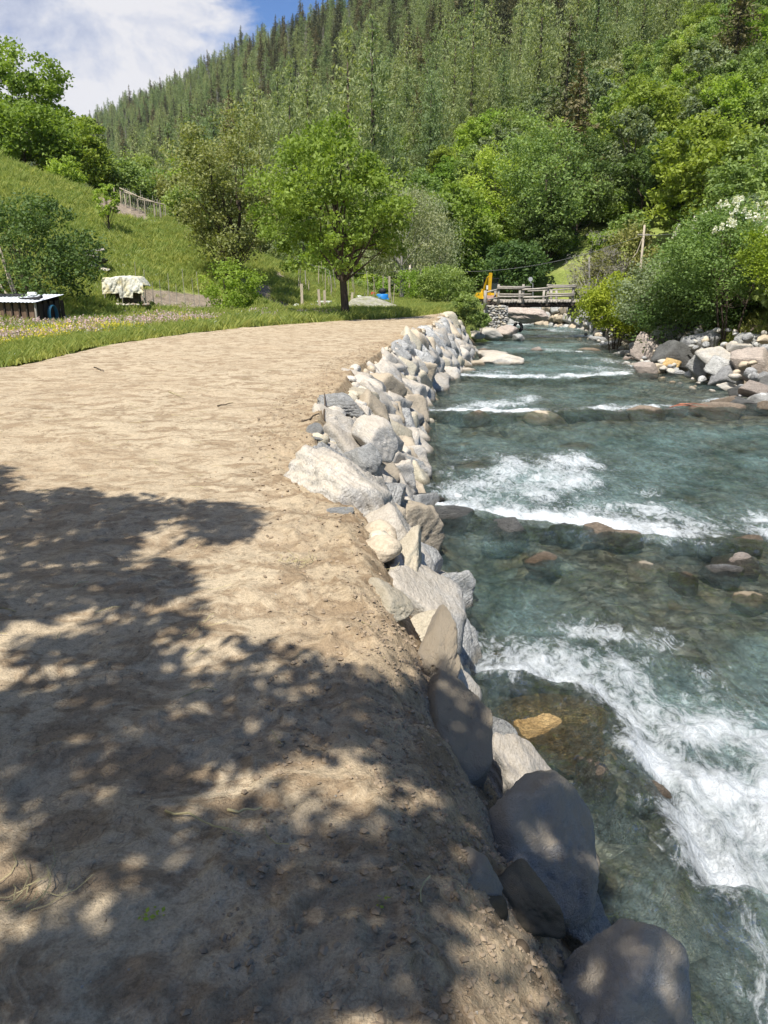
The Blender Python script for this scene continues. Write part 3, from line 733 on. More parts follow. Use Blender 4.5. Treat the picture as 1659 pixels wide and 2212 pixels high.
wx = X + 0.30*wam*fb2(X*1.3, Y*1.0, 3, 301) + 0.10*np.clip(Y*0.12, 0.4, 1)*fb2(X*5, Y*4, 3, 302); wy = Y + 0.34*wam*fb2(X*1.2+7, Y*0.9, 3, 303) + 0.10*fb2(X*5+3, Y*4, 3, 304)
brk = 0.75 + 0.75*fb2(X*2.4, Y*1.5, 4, 305, 0.6)
for pl, w, a in FO:
    dd, s = pl_dist(wx, wy, pl); ww = np.where(s > 0, w*1.9, w*0.8)
    foam = np.maximum(foam, a*np.exp(-(dd/ww)**1.5*0.9)*np.clip(brk+0.25*(a > 0.9), 0, 1.15))
aer = np.zeros_like(X)
for pl, w, a in FO:
    dd, s = pl_dist(wx, wy, pl); ww = np.where(s > 0, w*5.0, w*2.2); aer = np.maximum(aer, 0.8*a*np.exp(-(dd/ww)**1.2))
aer = np.maximum(aer, 0.5*(1-sst(3.2, 5.2, Y))); aer = np.maximum(aer, 0.10)
Z = zw(Y)
for pl, h, w in LIPS:
    dd, s = pl_dist(X, Y, pl)
    up = np.exp(-(dd/w)**2)
    Z = Z + np.where(s < 0, h*up, h*up*(1-1.9*sst(0, w*0.8, dd)))
for bx, by, bw, rise in BLOBS:
    d2 = ((X-bx)**2+((Y-by)*1.1)**2)/(bw*1.15)**2
    D = D*(1-0.9*np.exp(-d2**2)); foam = foam*(1-0.75*np.exp(-d2**2)*(rise > -0.04))
    if rise < 0.06: Z = Z + 0.03*np.exp(-d2)
ch = fb2(X*1.5, Y*1.1, 4, 101)
Z = Z + 0.05*ch + 0.026*fb2(X*5.5, Y*4.2, 4, 111, 0.62) + 0.03*aer*fb2(X*3.1, Y*2.6, 4, 112, 0.6)
turb = np.clip(foam*1.3, 0, 1)
Z = Z + turb*(0.05*fb2(X*7, Y*6, 4, 121, 0.65) + 0.05*np.abs(fb2(X*2.6, Y*2.2, 3, 131))) + 0.03*turb
def water_surface(x, y):
    i = int(np.argmin(np.abs(ys-y))); j = int(np.argmin(np.abs(X[i]-x))); return float(Z[i, j])
wat = ob('stream_water', mesh('stream_water', np.stack([X, Y, Z], -1).reshape(-1, 3), grid_faces(len(ys), nc), [M['water']], attrs={'depth': D.ravel(), 'foam': foam.ravel(), 'aer': aer.ravel()}))
meta(wat, 'clear teal mountain stream with white rapids', kind='structure')
s2 = slice(0, None, 2)
Xb, Yb = X[s2, s2], Y[s2, s2]
cob = fb2(Xb*3.3, Yb*3.0, 3, 141)
Zb = zw(Yb) - bed_depth(Xb, Yb) - 0.03 + 0.10*np.maximum(cob, 0)
bed = ob('stream_bed', mesh('stream_bed', np.stack([Xb, Yb, Zb], -1).reshape(-1, 3), grid_faces(Xb.shape[0], Xb.shape[1]), [M['bed']]))
meta(bed, 'stony bed of the stream', kind='structure')

# ------------------------------------------------------------------ rocks
def rock_data(seed, sub=4, ncut=12, p=10, rough=0.05, lo=0.62, hi=1.0, rs=2.0, lay=0.0, block=False):
    bm = bmesh.new(); bmesh.ops.create_icosphere(bm, subdivisions=sub, radius=1.0)
    V = np.array([v.co[:] for v in bm.verts]); F = np.array([[v.index for v in f.verts] for f in bm.faces]); bm.free()
    r = np.random.default_rng(seed)
    n = r.normal(size=(ncut, 3)); n /= np.linalg.norm(n, axis=1)[:, None]
    d = r.uniform(lo, hi, ncut)
    if block:
        A = np.linalg.qr(r.normal(size=(3, 3)))[0]
        if r.random() < 0.8: A = A + r.normal(size=(3, 3))*0.16; A /= np.linalg.norm(A, axis=0)[None]
        n = np.vstack([A.T, -A.T, n[:ncut]]); d = np.concatenate([r.uniform(0.52, 0.78, 6), r.uniform(0.72, 0.95, len(n)-6)])
    q = np.maximum(V @ n.T, 0)/d
    R = 1/np.power(np.sum(q**p, 1) + 0.8**p*0.5, 1/p)
    W = V*np.minimum(R, 1.15)[:, None]
    W = W*(1 + 0.9*rough*fb3(W, 0.9, 2, seed+40))[:, None]
    rd = fb3(W, rs, 5, seed, 0.6); r2 = np.abs(fb3(W, rs*2.3, 4, seed+60, 0.6))
    W = W + V*(rough*1.15*rd - rough*0.8*np.clip(0.10-r2, 0, 1)*4)[:, None]
    if lay:
        ax = r.normal(size=3); ax /= np.linalg.norm(ax)
        h = W @ ax; W = W + V*(lay*(np.abs(((h*4.2 + 0.8*fb3(W, 1.5, 3, seed+9)) % 1)-0.5)-0.25))[:, None]
    return W, F
ROCK = {}
def rock_mesh(seed, mt, **k):
    key = (seed, tuple(sorted(k.items())))
    if key not in ROCK:
        V, F = rock_data(seed, **k)
        ROCK[key] = mesh('rock', V, F, [M[mt]])
    return ROCK[key]
def rock(name, mt, me, parent=None, loc=None, rot=None, sc=None):
    o = ob(name, me, parent, loc, rot, sc)
    o.material_slots[0].link = 'OBJECT'; o.material_slots[0].material = M[mt]; return o

# the stone bank of the stream: an earth core with its stones, each a part
bank = empty('stone_embankment', (0.5, 10, -0.5))
meta(bank, 'long battered bank of pale loose boulders along the left side of the stream', 'embankment')
bank_inv = Matrix.Translation((-0.5, -10, 0.5))
stones = []
y = 3.3
kinds = ['rock_pale', 'rock_pale', 'rock_tan', 'rock_yellow', 'rock_white', 'rock_pale', 'rock_pale', 'rock_white']
while y < 37.5:
    step = 0.46 if y < 12 else 0.52 if y < 20 else 0.62
    xb, xw = float(XB(y)), float(XW(y)); zb, zt = float(zw(y)), 0.0
    L = math.hypot(xw-xb, zb-zt); nrow = max(3, int(round(L/ (0.40 if y < 20 else 0.48))))
    for k in range(nrow+1):
        t = 0.13 + 0.87*(k+RN.uniform(-0.25, 0.25))/nrow
        if y < 5.6 and t < (5.6-y)*0.26: continue
        yy = y + RN.uniform(-0.2, 0.2)
        xx = xb+(xw-xb)*t; zz = zt+(zb-zt)*t
        s = RN.uniform(0.70, 1.25)*step*0.86*(0.8 if y < 6 else 1)
        stones.append((xx, yy, zz, t, s))
    y += step
for i, (xx, yy, zz, t, s) in enumerate(stones[:296]):
    sub = 4 if yy < 22 else 3
    sd_ = 200 + RN.randrange(14)
    me = rock_mesh(sd_, 'rock_pale', sub=5 if yy < 12 and sd_ < 208 else 4 if yy < 22 else 3, ncut=(3, 4, 5, 6)[sd_ % 4], p=60, rough=0.10, block=True, rs=2.0, lay=(0.0, 0.0, 0.10)[sd_ % 3])
    o = rock('stone', RN.choice(kinds), me, bank)
    fl = RN.uniform(0.62, 0.9)
    o.scale = (s*fl*RN.uniform(0.85, 1.1), s*RN.uniform(0.9, 1.25), s*RN.uniform(0.8, 1.15))
    slope = math.atan2(1.2, max(0.3, float(XW(yy)-XB(yy))))
    o.rotation_euler = (RN.uniform(-0.35, 0.35), -(PI/2-slope)*0.9 + RN.uniform(-0.4, 0.4), RN.uniform(-0.5, 0.5))
    o.location = bank_inv @ Vector((xx + RN.uniform(-0.05, 0.05), yy, zz - 0.07*min(1, yy/15) + (RN.uniform(-0.22, -0.06) if t < 0.25 else RN.uniform(-0.05, 0.05))))

def boulder(name, label, cat, pos, sc, rot, mt, seed, group=None, **k):
    kw = dict(sub=5, ncut=10, p=14, rough=0.11, lo=0.6, hi=1.0, rs=1.6); kw.update(k)
    o = rock(name, mt, rock_mesh(seed, mt, **kw), None, pos, rot, sc)
    return meta(o, label, cat, group)
# large stones close to the camera
boulder('boulder', 'big smooth blue grey boulder at the water edge, lowest but one in the picture', 'boulder', P(1178, 1850, -0.60), (0.235, 0.31, 0.30), (0.1, -0.2, 0.35), 'boulder_near', 301, rough=0.12, p=12, lo=0.66)
boulder('boulder', 'rounded boulder smeared with pale mud on the bank edge above the small white rock', 'boulder', P(988, 1572, -0.30), (0.15, 0.30, 0.22), (0.15, 0.35, 0.10), 'boulder_mud', 302, rough=0.13, p=14, lo=0.6)
boulder('rock', 'pale pointed rock wedged under the mud smeared boulder at the waterline', 'rock', P(1058, 1650, -0.84), (0.15, 0.22, 0.22), (0.3, 0.2, 0.4), 'rock_white', 303, rough=0.08, p=12)
boulder('rock', 'dark mossy angular block lying in shade against the big grey boulder', 'rock', P(1142, 1935, -0.34), (0.095, 0.15, 0.085), (0.25, 0.35, 0.75), 'boulder_dark', 304, p=12, rough=0.1)
boulder('rock', 'small rounded grey rock half buried in loose soil left of the dark block', 'rock', P(1030, 1895, -0.20), (0.095, 0.08, 0.075), (0, 0.2, 0.2), 'boulder_near', 305, sub=4)
boulder('rock', 'brown soil caked lump below the small grey rock', 'rock', P(1042, 1965, -0.27), (0.07, 0.06, 0.06), (0, 0.3, 0.6), 'boulder_dark', 306, sub=4, rough=0.14)
boulder('boulder', 'dark rounded boulder cut by the bottom edge of the picture', 'boulder', P(1330, 2165, -0.62), (0.25, 0.24, 0.25), (0.1, 0.1, 0.5), 'boulder_near', 307, rough=0.12, p=12, lo=0.66)
boulder('rock', 'wet speckled pale rock between the two lowest boulders', 'rock', P(1255, 2010, -0.80), (0.15, 0.17, 0.15), (0.2, 0.3, 0.2), 'rock_white', 308)
boulder('rock', 'long dusty slab forming the bank rim above the mud smeared boulder', 'rock', P(945, 1400, -0.24), (0.10, 0.40, 0.17), (0.05, 0.7, -0.05), 'boulder_mud', 309, p=14, rough=0.16, lo=0.6)
boulder('rock', 'pale layered rock breaking through the sandy ground near the bank rim', 'rock', P(832, 1300, -0.06), (0.13, 0.24, 0.10), (0.05, 0.35, 0.35), 'rock_yellow', 310, lay=0.08, rough=0.12)
boulder('rock', 'narrow cream slab leaning on the rim beyond the long dusty slab', 'rock', P(872, 1215, -0.24), (0.11, 0.36, 0.22), (0.1, 0.6, 0.12), 'rock_yellow', 311, lay=0.05)
boulder('rock', 'flat white patch of rock showing in the sandy ground left of the bank', 'rock', P(722, 1112, -0.015), (0.15, 0.09, 0.05), (0, 0, 0.2), 'rock_white', 312, sub=4, rough=0.2)
boulder('rock', 'small striped grey rock sitting on the sand beside the twigs', 'rock', P(682, 932, 0.03), (0.09, 0.10, 0.09), (0.2, 0.3, 0.5), 'rock_white', 313, sub=4, p=16, lay=0.15)
boulder('rock', 'small flat pale rock just below the striped rock on the sand', 'rock', P(672, 948, 0.0), (0.14, 0.07, 0.04), (0, 0, -0.3), 'rock_white', 314, sub=4, rough=0.14)
boulder('rock', 'big bright angular rock tipped on the bank top with a flat lit face', 'rock', P(772, 1000, -0.18), (0.23, 0.30, 0.20), (0.15, 0.55, 0.35), 'rock_white', 315, p=16, lo=0.55, lay=0.04)
boulder('rock', 'large grey faced rock beyond the bright angular one on the bank top', 'rock', P(812, 950, -0.16), (0.26, 0.34, 0.22), (0.1, 0.6, 0.2), 'rock_pale', 316, p=16, lo=0.55)
boulder('rock', 'rough white layered rock at the left foot of the bright angular rock', 'rock', P(738, 1035, -0.05), (0.17, 0.09, 0.09), (0.1, 0.2, -0.35), 'rock_white', 317, p=12, rough=0.16, lay=0.12)
boulder('rock', 'grey streaked boulder on the bank top with the flattest upper side', 'rock', P(742, 880, -0.03), (0.30, 0.30, 0.16), (0.0, 0.3, -0.3), 'rock_white', 318, p=12, lay=0.12, rough=0.12)
for i, (u, v, w, h, rise, mt, lab) in enumerate(STREAM):
    p = PW(u, v); s = w/pxm(p)
    hz = max(0.10, min(0.26, s*0.55))
    if 'ochre' in lab: hz = 0.09
    p[2] = water_surface(p[0], p[1]) + rise - 0.02 - hz*0.88
    boulder('stream_stone', lab, 'stone', p, (s, s*RN.uniform(0.75, 1.0), hz), (0, 0, RN.uniform(-0.5, 0.5)), mt, 330+i % 7, 'stones in the stream', sub=4, rough=0.13, p=20)

# right bank boulders: region coords -> photo units
def rp(a, b): return (1206.8 + a*0.2725, 411.4 + b*0.2725)
RIGHT = [  # x, y, half w, half h (zoom units), height of centre above water, material, label
    (500, 1020, 46, 48, 1.0, 'rock_tan', 'pointed tan boulder topping the far end of the right bank'),
    (558, 1062, 52, 42, 0.8, 'rock_brown', 'brown boulder beside the pointed tan one'),
    (450, 1122, 58, 48, 0.45, 'rock_tan', 'smooth tan boulder sloping to the water near the bridge shadow'),
    (640, 1052, 48, 36, 0.95, 'rock_white', 'white boulder under the yellow green bush edge'),
    (545, 1128, 62, 42, 0.4, 'rock_tan', 'long tan boulder between the smooth tan one and the white one'),
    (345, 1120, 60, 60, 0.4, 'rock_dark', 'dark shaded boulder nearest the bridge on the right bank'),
    (310, 1182, 56, 15, 0.08, 'rock_white', 'flat white stone at the waterline farthest up the right bank'),
    (420, 1212, 52, 13, 0.06, 'rock_white', 'second flat white stone at the waterline, toward the tan block'),
    (560, 1158, 48, 42, 0.32, 'rock_white', 'white split boulder above the flat white stones'),
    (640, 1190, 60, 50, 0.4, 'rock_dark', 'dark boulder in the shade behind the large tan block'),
    (712, 1272, 84, 90, 0.42, 'rock_pink', 'large upright tan block with a flat top at the waterline'),
    (612, 1258, 50, 44, 0.22, 'rock_grey', 'light grey rounded stone left of the large tan block'),
    (498, 1286, 62, 13, 0.05, 'rock_white', 'flat bright stone lying in the water left of the tan block'),
    (560, 1332, 36, 14, 0.05, 'rock_pink', 'small pinkish stone in the water before the tan block'),
    (850, 1130, 92, 46, 1.05, 'rock_white', 'pale boulder on top of the row behind the tan block'),
    (985, 1140, 115, 74, 1.0, 'rock_grey', 'huge grey boulder dappled by leaf shade on top of the row'),
    (825, 1205, 74, 66, 0.65, 'rock_pale', 'pale leaning boulder between the tan block and the huge grey one'),
    (905, 1325, 112, 92, 0.42, 'rock_dark', 'large dark boulder in shade under the huge grey one'),  # shade of the overhanging bushes put into the dark stone colour
    (1112, 1250, 112, 88, 0.72, 'rock_grey', 'rounded grey boulder in bush shade right of the huge grey one'),
    (695, 1428, 78, 40, 0.12, 'rock_pink', 'low tan wet stone at the point where the pool begins'),
    (780, 1408, 48, 30, 0.16, 'rock_tan', 'small tan stone right of the low wet one'),
    (890, 1390, 74, 42, 0.22, 'rock_ochre', 'ochre wet boulder with bright rim at the waterline'),
    (900, 1428, 44, 24, 0.08, 'rock_white', 'small white stone in front of the ochre boulder'),
    (1130, 1392, 78, 82, 0.45, 'rock_white', 'white boulder above the small plant at the pool edge'),
    (1140, 1452, 62, 36, 0.15, 'rock_pale', 'pale stone in front of the white boulder at the pool'),
    (1270, 1325, 112, 66, 0.75, 'rock_pale', 'long grey tan boulder high in the row by the pool'),
    (1305, 1405, 94, 62, 0.50, 'rock_white', 'pale rounded boulder above the veined one'),
    (1335, 1490, 102, 66, 0.22, 'rock_grey', 'grey veined boulder with pale streaks near the pool'),
    (1200, 1492, 62, 15, 0.05, 'rock_white', 'flat white stone in the water left of the veined boulder'),
    (1560, 1232, 114, 68, 1.0, 'rock_white', 'large pale boulder topping the row at the right picture edge'),
    (1635, 1182, 44, 26, 1.25, 'rock_tan', 'small tan stone peeping over the large pale boulder'),
    (1415, 1262, 70, 40, 0.98, 'rock_pale', 'rubble like pale stone left of the large pale boulder'),
    (1540, 1385, 132, 80, 0.62, 'rock_pink', 'big pinkish boulder with dark underside at the right picture edge'),
    (1630, 1492, 60, 44, 0.35, 'rock_grey', 'bluish shaded stone under the big pinkish boulder'),
    (1565, 1592, 112, 54, 0.30, 'rock_pink', 'broad light tan boulder lowest on the right bank'),
    (1600, 1662, 84, 42, 0.14, 'rock_white', 'pale grey stone in front of the broad light tan boulder'),
    (1350, 1562, 62, 24, 0.08, 'rock_pale', 'small pale stones wedge below the veined boulder'),
    (1420, 1600, 62, 36, 0.14, 'rock_dark', 'dark gap stone left of the broad light tan boulder'),
    (1355, 1672, 92, 34, 0.06, 'rock_brown', 'wet brown stone in the shallow edge of the pool'),
    (1500, 1692, 104, 28, 0.04, 'rock_dark', 'wet dark slab in front of the lowest right boulders'),
    (1635, 1712, 50, 36, 0.12, 'rock_brown', 'brown stone cut by the right picture edge, closest to the camera'),
]
for i, (a, b, w, h, dz, mt, lab) in enumerate(RIGHT):
    u, v = rp(a, b); z = -1.5
    for _ in range(10):
        p = P(u, v, z); z = float(zw(p[1])) + dz
    p = P(u, v, z)
    if float(G(p[0], p[1])) > p[2]+0.05: p = hit(u, v, 14)
    s = pxm(p)
    hw, hh = w*0.2725/s, h*0.2725/s
    boulder('bank_boulder', lab, 'boulder', p, (hw*1.5, max(hh, hw*0.8)*1.4, hh*1.65), (RN.uniform(-0.15, 0.15), RN.uniform(-0.2, 0.2), RN.uniform(-0.4, 0.4)), mt, 360+i % 13, 'boulders along the right bank', sub=4, p=40, ncut=5, rough=0.10, block=True)
# small rubble and the far gravel
def rubble(name, pts, smin, smax, mats, label, kind='stuff', sub=2, seed=5):
    protos = [rock_data(seed*10+k, sub=sub, ncut=9, p=10, rough=0.1) for k in range(4)]
    Vs, Fs, mi = [], [], []; n = 0
    for p in pts:
        V, F = protos[RN.randrange(4)]
        s = RN.uniform(smin, smax); R = Matrix.Rotation(RN.uniform(0, 6.28), 3, 'Z') @ Matrix.Rotation(RN.uniform(-0.5, 0.5), 3, 'X')
        W = (V*np.array([s, s*RN.uniform(0.6, 1), s*RN.uniform(0.45, 0.9)])) @ np.array(R).T + np.array(p)
        Vs.append(W); Fs.append(F+n); n += len(W); mi.append(np.full(len(F), RN.randrange(len(mats))))
    me = mesh(name, np.vstack(Vs), np.vstack(Fs), [M[m] for m in mats], mi=np.concatenate(mi))
    return meta(ob(name, me), label, kind=kind)
pts = []
for _ in range(300):
    y_ = RN.uniform(14, 47); x_ = float(XR(y_)) + RN.uniform(-0.3, 2.6); t = (x_-float(XR(y_)))/2.6
    pts.append((x_, y_, float(zw(y_)) - 0.05 + max(t, 0)*1.5))
rubble('bank_rubble', pts, 0.06, 0.2, ['rock_pale', 'rock_grey', 'rock_white', 'rock_tan'], 'small stones filling the gaps of the right bank', seed=6)
pts = []
for _ in range(160):
    y_ = RN.uniform(3.0, 38); t = RN.uniform(0.85, 1.15)
    x_ = float(XB(y_)+(XW(y_)-XB(y_))*t); pts.append((x_, y_, float(zw(y_))-0.04))
for _ in range(700):
    y_ = RN.uniform(4.5, 38); t = RN.uniform(0.0, 1.0)
    pts.append((float(XB(y_)+(XW(y_)-XB(y_))*t), y_, float(zw(y_))*t+0.02))
rubble('bank_fill_stones', pts, 0.05, 0.16, ['rock_tan', 'rock_pale', 'rock_yellow'], 'small stones and grit between the boulders of the left bank', seed=7)
pts = []
for _ in range(650):
    y_ = 3.3 + 19*RN.random()**2.0; x_ = float(XW(y_)) + RN.uniform(0.1, 8.0)
    pts.append((x_, y_, float(zw(y_) - bed_depth(np.array([x_]), np.array([y_]))[0]) - 0.13))
rubble('stream_cobbles', pts, 0.05, 0.22, ['rock_brown', 'rock_grey', 'rock_tan', 'rock_ochre', 'rock_dark', 'rock_pale'], 'cobbles on the stream bed', seed=8)

# ------------------------------------------------------------------ clods, pebbles and straw on the field
def scatter_small(name, n, fy, fx, smin, smax, mat_, label, seed, pw=1.5, sub=1):
    r = np.random.default_rng(seed)
    y_ = fy[0] + (fy[1]-fy[0])*r.random(n)**pw
    x_ = fx(y_, r.random(n))
    z_ = soil_z(x_, y_) + 0.02
    V0, F0 = rock_data(seed+3, sub=sub, ncut=7, p=20, rough=0.75, lo=0.5, rs=2.6)
    s = smin + (smax-smin)*r.random(n)**4
    th = r.random(n)*6.28
    c, sn = np.cos(th), np.sin(th)
    sx_ = s[:, None]; V = V0[None]*np.stack([s, s*(0.6+0.5*r.random(n)), s*(0.45+0.4*r.random(n))], -1)[:, None]
    W = np.stack([V[..., 0]*c[:, None]-V[..., 1]*sn[:, None] + x_[:, None], V[..., 0]*sn[:, None]+V[..., 1]*c[:, None] + y_[:, None], V[..., 2] + z_[:, None]], -1)
    F = (F0[None] + (np.arange(n)*len(V0))[:, None, None]).reshape(-1, 3)
    return meta(ob(name, mesh(name, W.reshape(-1, 3), F, [mat_], smooth=False)), label, kind='stuff')
scatter_small('soil_clods', 12000, (1.0, 20), lambda y_, r: XB(y_) - 0.75 + (r**0.8)*1.15, 0.002, 0.016, M['clod'], 'loose soil clods along the bank rim', 401, 1.5)
scatter_small('soil_crumbs', 4200, (0.9, 14), lambda y_, r: -5.0 + r*(XB(y_)+5.2), 0.002, 0.011, M['clod'], 'crumbs of soil on the field', 402, 1.7)
scatter_small('field_pebbles', 700, (0.9, 16), lambda y_, r: -6.0 + r*(XB(y_)+6.2), 0.003, 0.010, M['pebble'], 'pebbles on the field', 403, 1.7)
scatter_small('slope_crumbs', 8000, (0.9, 3.6), lambda y_, r: XB(y_)-0.25 + r*(XW(y_)-XB(y_)+0.1), 0.0015, 0.012, M['clod'], 'crumbly soil slipping down to the near boulders', 404, 1.0)
mb = MB()
for i in range(260):
    y_ = 1.6 + 12.4*RN.random()**1.6; x_ = RN.uniform(-5, float(XB(y_))+0.1)
    L = RN.uniform(0.03, 0.16); th = RN.uniform(0, PI); z_ = float(soil_z(np.array([x_]), np.array([y_]))[0])+0.028
    bnd = RN.uniform(-0.3, 0.3)
    pts = [(x_+math.cos(th+bnd*k)*L*k/3, y_+math.sin(th+bnd*k)*L*k/3, z_+RN.uniform(0, 0.014)) for k in range(4)]
    mb.tube(pts, RN.uniform(0.0012, 0.0026), 3, caps=False)
for (u, v) in ((40, 1975), (640, 1240)):
    c0 = P(u, v, 0)
    for i in range(11):
        th = RN.uniform(-0.5, 1.1); L = RN.uniform(0.06, 0.2); x_, y_ = c0[0]+RN.gauss(0, 0.05), c0[1]+RN.gauss(0, 0.04)
        z_ = float(soil_z(np.array([x_]), np.array([y_]))[0])+0.03
        pts = [(x_+math.cos(th+0.3*k)*L*k/3, y_+math.sin(th+0.3*k)*L*k/3, z_+RN.uniform(0, 0.02)) for k in range(4)]
        mb.tube(pts, 0.0016, 3, caps=False)
meta(mb.build('dry_straw', M['straw']), 'dry straw and stems strewn over the sandy ground', kind='stuff')
def twig(u0, v0, u1, v1, r, lab, lift=0.02, mt='twig'):
    a = P(u0, v0, 0.0); b = P(u1, v1, 0.0); mb = MB(); m_ = 7
    pts = []
    for k in range(m_):
        q = a+(b-a)*k/(m_-1); q = q + np.array([RN.uniform(-1, 1), RN.uniform(-1, 1), 0])*0.012
        q[2] = float(soil_z(np.array([q[0]]), np.array([q[1]]))[0]) + 0.03 + lift*k/(m_-1)
        pts.append(q)
    mb.tube(pts, np.linspace(r, r*0.5, m_), 6)
    return meta(mb.build('twig', M[mt], smooth=True), lab, 'twig')
twig(652, 917, 690, 905, 0.014, 'dark bent stick lying left of the striped rock')
twig(698, 902, 703, 878, 0.013, 'short dark stick standing up from the sand above the striped rock', 0.12)
twig(365, 850, 400, 870, 0.006, 'thin pale twig in the middle of the sunny field', mt='straw')
twig(470, 882, 505, 878, 0.010, 'dark short twig on the sunny field left of the bank', mt='twig')
twig(205, 797, 225, 806, 0.012, 'thin twig near the grass edge of the field')
twig(355, 1770, 520, 1850, 0.004, 'long curved bare stem in the tree shade near the camera', mt='straw')
twig(490, 1768, 560, 1776, 0.005, 'short pale stem lying in the tree shade', mt='straw')
# broken stub standing in the soil by the lowest boulders
mb = MB(); c0 = P(1130, 2080, -0.36)
mb.tube([c0+np.array([0, 0, -0.06]), c0+np.array([0.002, 0, 0.0]), c0+np.array([-0.008, 0.0, 0.055]), c0+np.array([-0.012, 0, 0.075])], [0.030, 0.028, 0.024, 0.016], 9)
meta(mb.build('wood_stub', M['twig'], smooth=True), 'dark broken wooden stub sticking out of the soil by the lowest boulder', 'stump')
# reddish wet branch in the third stone row
mb = MB()
for k in range(5):
    a = PW(1445+k*5, 889); a[2] += 0.10+0.02*k
    b = a + np.array([RN.uniform(0.25, 0.6), RN.uniform(-0.3, 0.2), RN.uniform(-0.02, 0.05)])
    mb.tube([a, (a+b)/2+np.array([0, 0, 0.03]), b], [0.010, 0.009, 0.004], 5)
meta(mb.build('wet_branch', M['redtwig']), 'reddish wet branch caught on the grey stone in the third row', 'branch')

# ------------------------------------------------------------------ plants
def leaf_quads(Pn, size, up=0.5, aspect=0.55, droop=0.0, r=None, tip=None):
    """one rhombus per point"""
    r = r or rng; n = len(Pn)
    N = r.normal(size=(n, 3)); N[:, 2] += up*2.2; N /= np.linalg.norm(N, axis=1)[:, None]
    A = r.normal(size=(n, 3)); A[:, 2] -= droop*2
    A -= N*np.sum(A*N, 1)[:, None]; A /= np.linalg.norm(A, axis=1)[:, None]+1e-9
    B = np.cross(N, A)
    s = (size*(0.65+0.7*r.random(n)))[:, None]
    V = np.stack([Pn-A*s*0.5, Pn+B*s*aspect*0.5, Pn+A*s*0.5+N*s*0.08, Pn-B*s*aspect*0.5], 1).reshape(-1, 3)
    F = np.arange(n*4).reshape(-1, 4)
    return V, F
def crown_points(r, n, clumps, rc, flat=0.7):
    k = r.integers(0, len(clumps), n)
    d = r.normal(size=(n, 3)); d /= np.linalg.norm(d, axis=1)[:, None]
    rr = (r.random(n)**0.5)[:, None]
    w = rc[k][:, None]
    p = clumps[k] + d*rr*w*np.array([1, 1, flat])
    return p, k
def make_clumps(r, n, R, cz, Rz, low=-0.75, lump=0.25, shell=0.55):
    d = r.normal(size=(n*3, 3)); d /= np.linalg.norm(d, axis=1)[:, None]
    d = d[d[:, 2] > low][:n]
    rr = shell + (1-shell)*r.random(len(d))**0.6
    lm = 1 + lump*fb3(d*1.0, 1.7, 3, int(r.integers(1, 999)))
    c = d*(rr*lm)[:, None]*np.array([R, R, Rz]); c[:, 2] += cz
    return c
def broadleaf(seed, H, R, z0, nclump, nleaf, leaf, leafmat, rc=0.32, low=-0.8, lump=0.3, trunk_r=None, barkm='bark', stems=1, aspect=0.6, droop=0.0, up=0.5, off=(0, 0), nlimb=22, shell=0.5, topness=0.0):
    r = np.random.default_rng(seed)
    cz = (H+z0)/2; Rz = (H-z0)/2
    cl = make_clumps(r, nclump, R, cz, Rz, low, lump, shell)
    if topness: 
        f = (cl[:, 2]-z0)/(H-z0); k = 1-topness*np.clip(f-0.35, 0, 1)
        cl[:, 0] *= k; cl[:, 1] *= k
    cl[:, 0] += off[0]; cl[:, 1] += off[1]
    rcs = rc*R*(0.6+0.8*r.random(len(cl)))
    p, k = crown_points(r, nleaf, cl, rcs)
    V, F = leaf_quads(p, leaf, up, aspect, droop, r)
    base = r.random(len(cl))[k]*0.55
    a = np.repeat(np.clip(base + 0.45*r.random(len(p)), 0, 1), 4)
    crown = mesh('crown', V, F, [M[leafmat]], smooth=False, attrs={'rnd': a})
    mb = MB(); tr = trunk_r or H*0.022
    for s in range(stems):
        ang = r.random()*6.28; sp_ = (0 if stems == 1 else R*0.35)
        top = np.array([off[0]*0.7+math.cos(ang)*sp_, off[1]*0.7+math.sin(ang)*sp_, z0+(H-z0)*0.72])
        b0 = np.array([math.cos(ang)*sp_*0.15, math.sin(ang)*sp_*0.15, -0.3])
        path = [b0+(top-b0)*t + np.array([r.normal()*0.03, r.normal()*0.03, 0])*H*0.12*min(t*3, 1) for t in np.linspace(0, 1, 8)]
        rad_ = tr/math.sqrt(stems)*(np.linspace(1, 0.16, 8)**1.0); rad_[0] *= 1.35
        mb.tube(path, rad_, 9)
        for q in range(nlimb//stems):
            e = cl[r.integers(0, len(cl))]
            t = np.clip((e[2]-z0*0.4)/(H)*0.75, 0.18, 0.85); i = max(int(t*7), int(np.ceil(z0/top[2]*7))+int(r.integers(0, 3)) if z0 > 1 else 0); s0 = path[min(i, 7)]
            mid = (s0+e)/2 + np.array([0, 0, -0.06*R]) + r.normal(size=3)*0.05*R
            mb.tube([s0, (s0+mid)/2+r.normal(size=3)*0.02*R, mid, (mid+e)/2+r.normal(size=3)*0.03*R, e], np.array([0.27, 0.21, 0.15, 0.09, 0.04])*tr/math.sqrt(stems)*1.1, 5, caps=False)
    wood = mb.build('trunk', M[barkm], smooth=True, me_only=True)
    return wood, crown
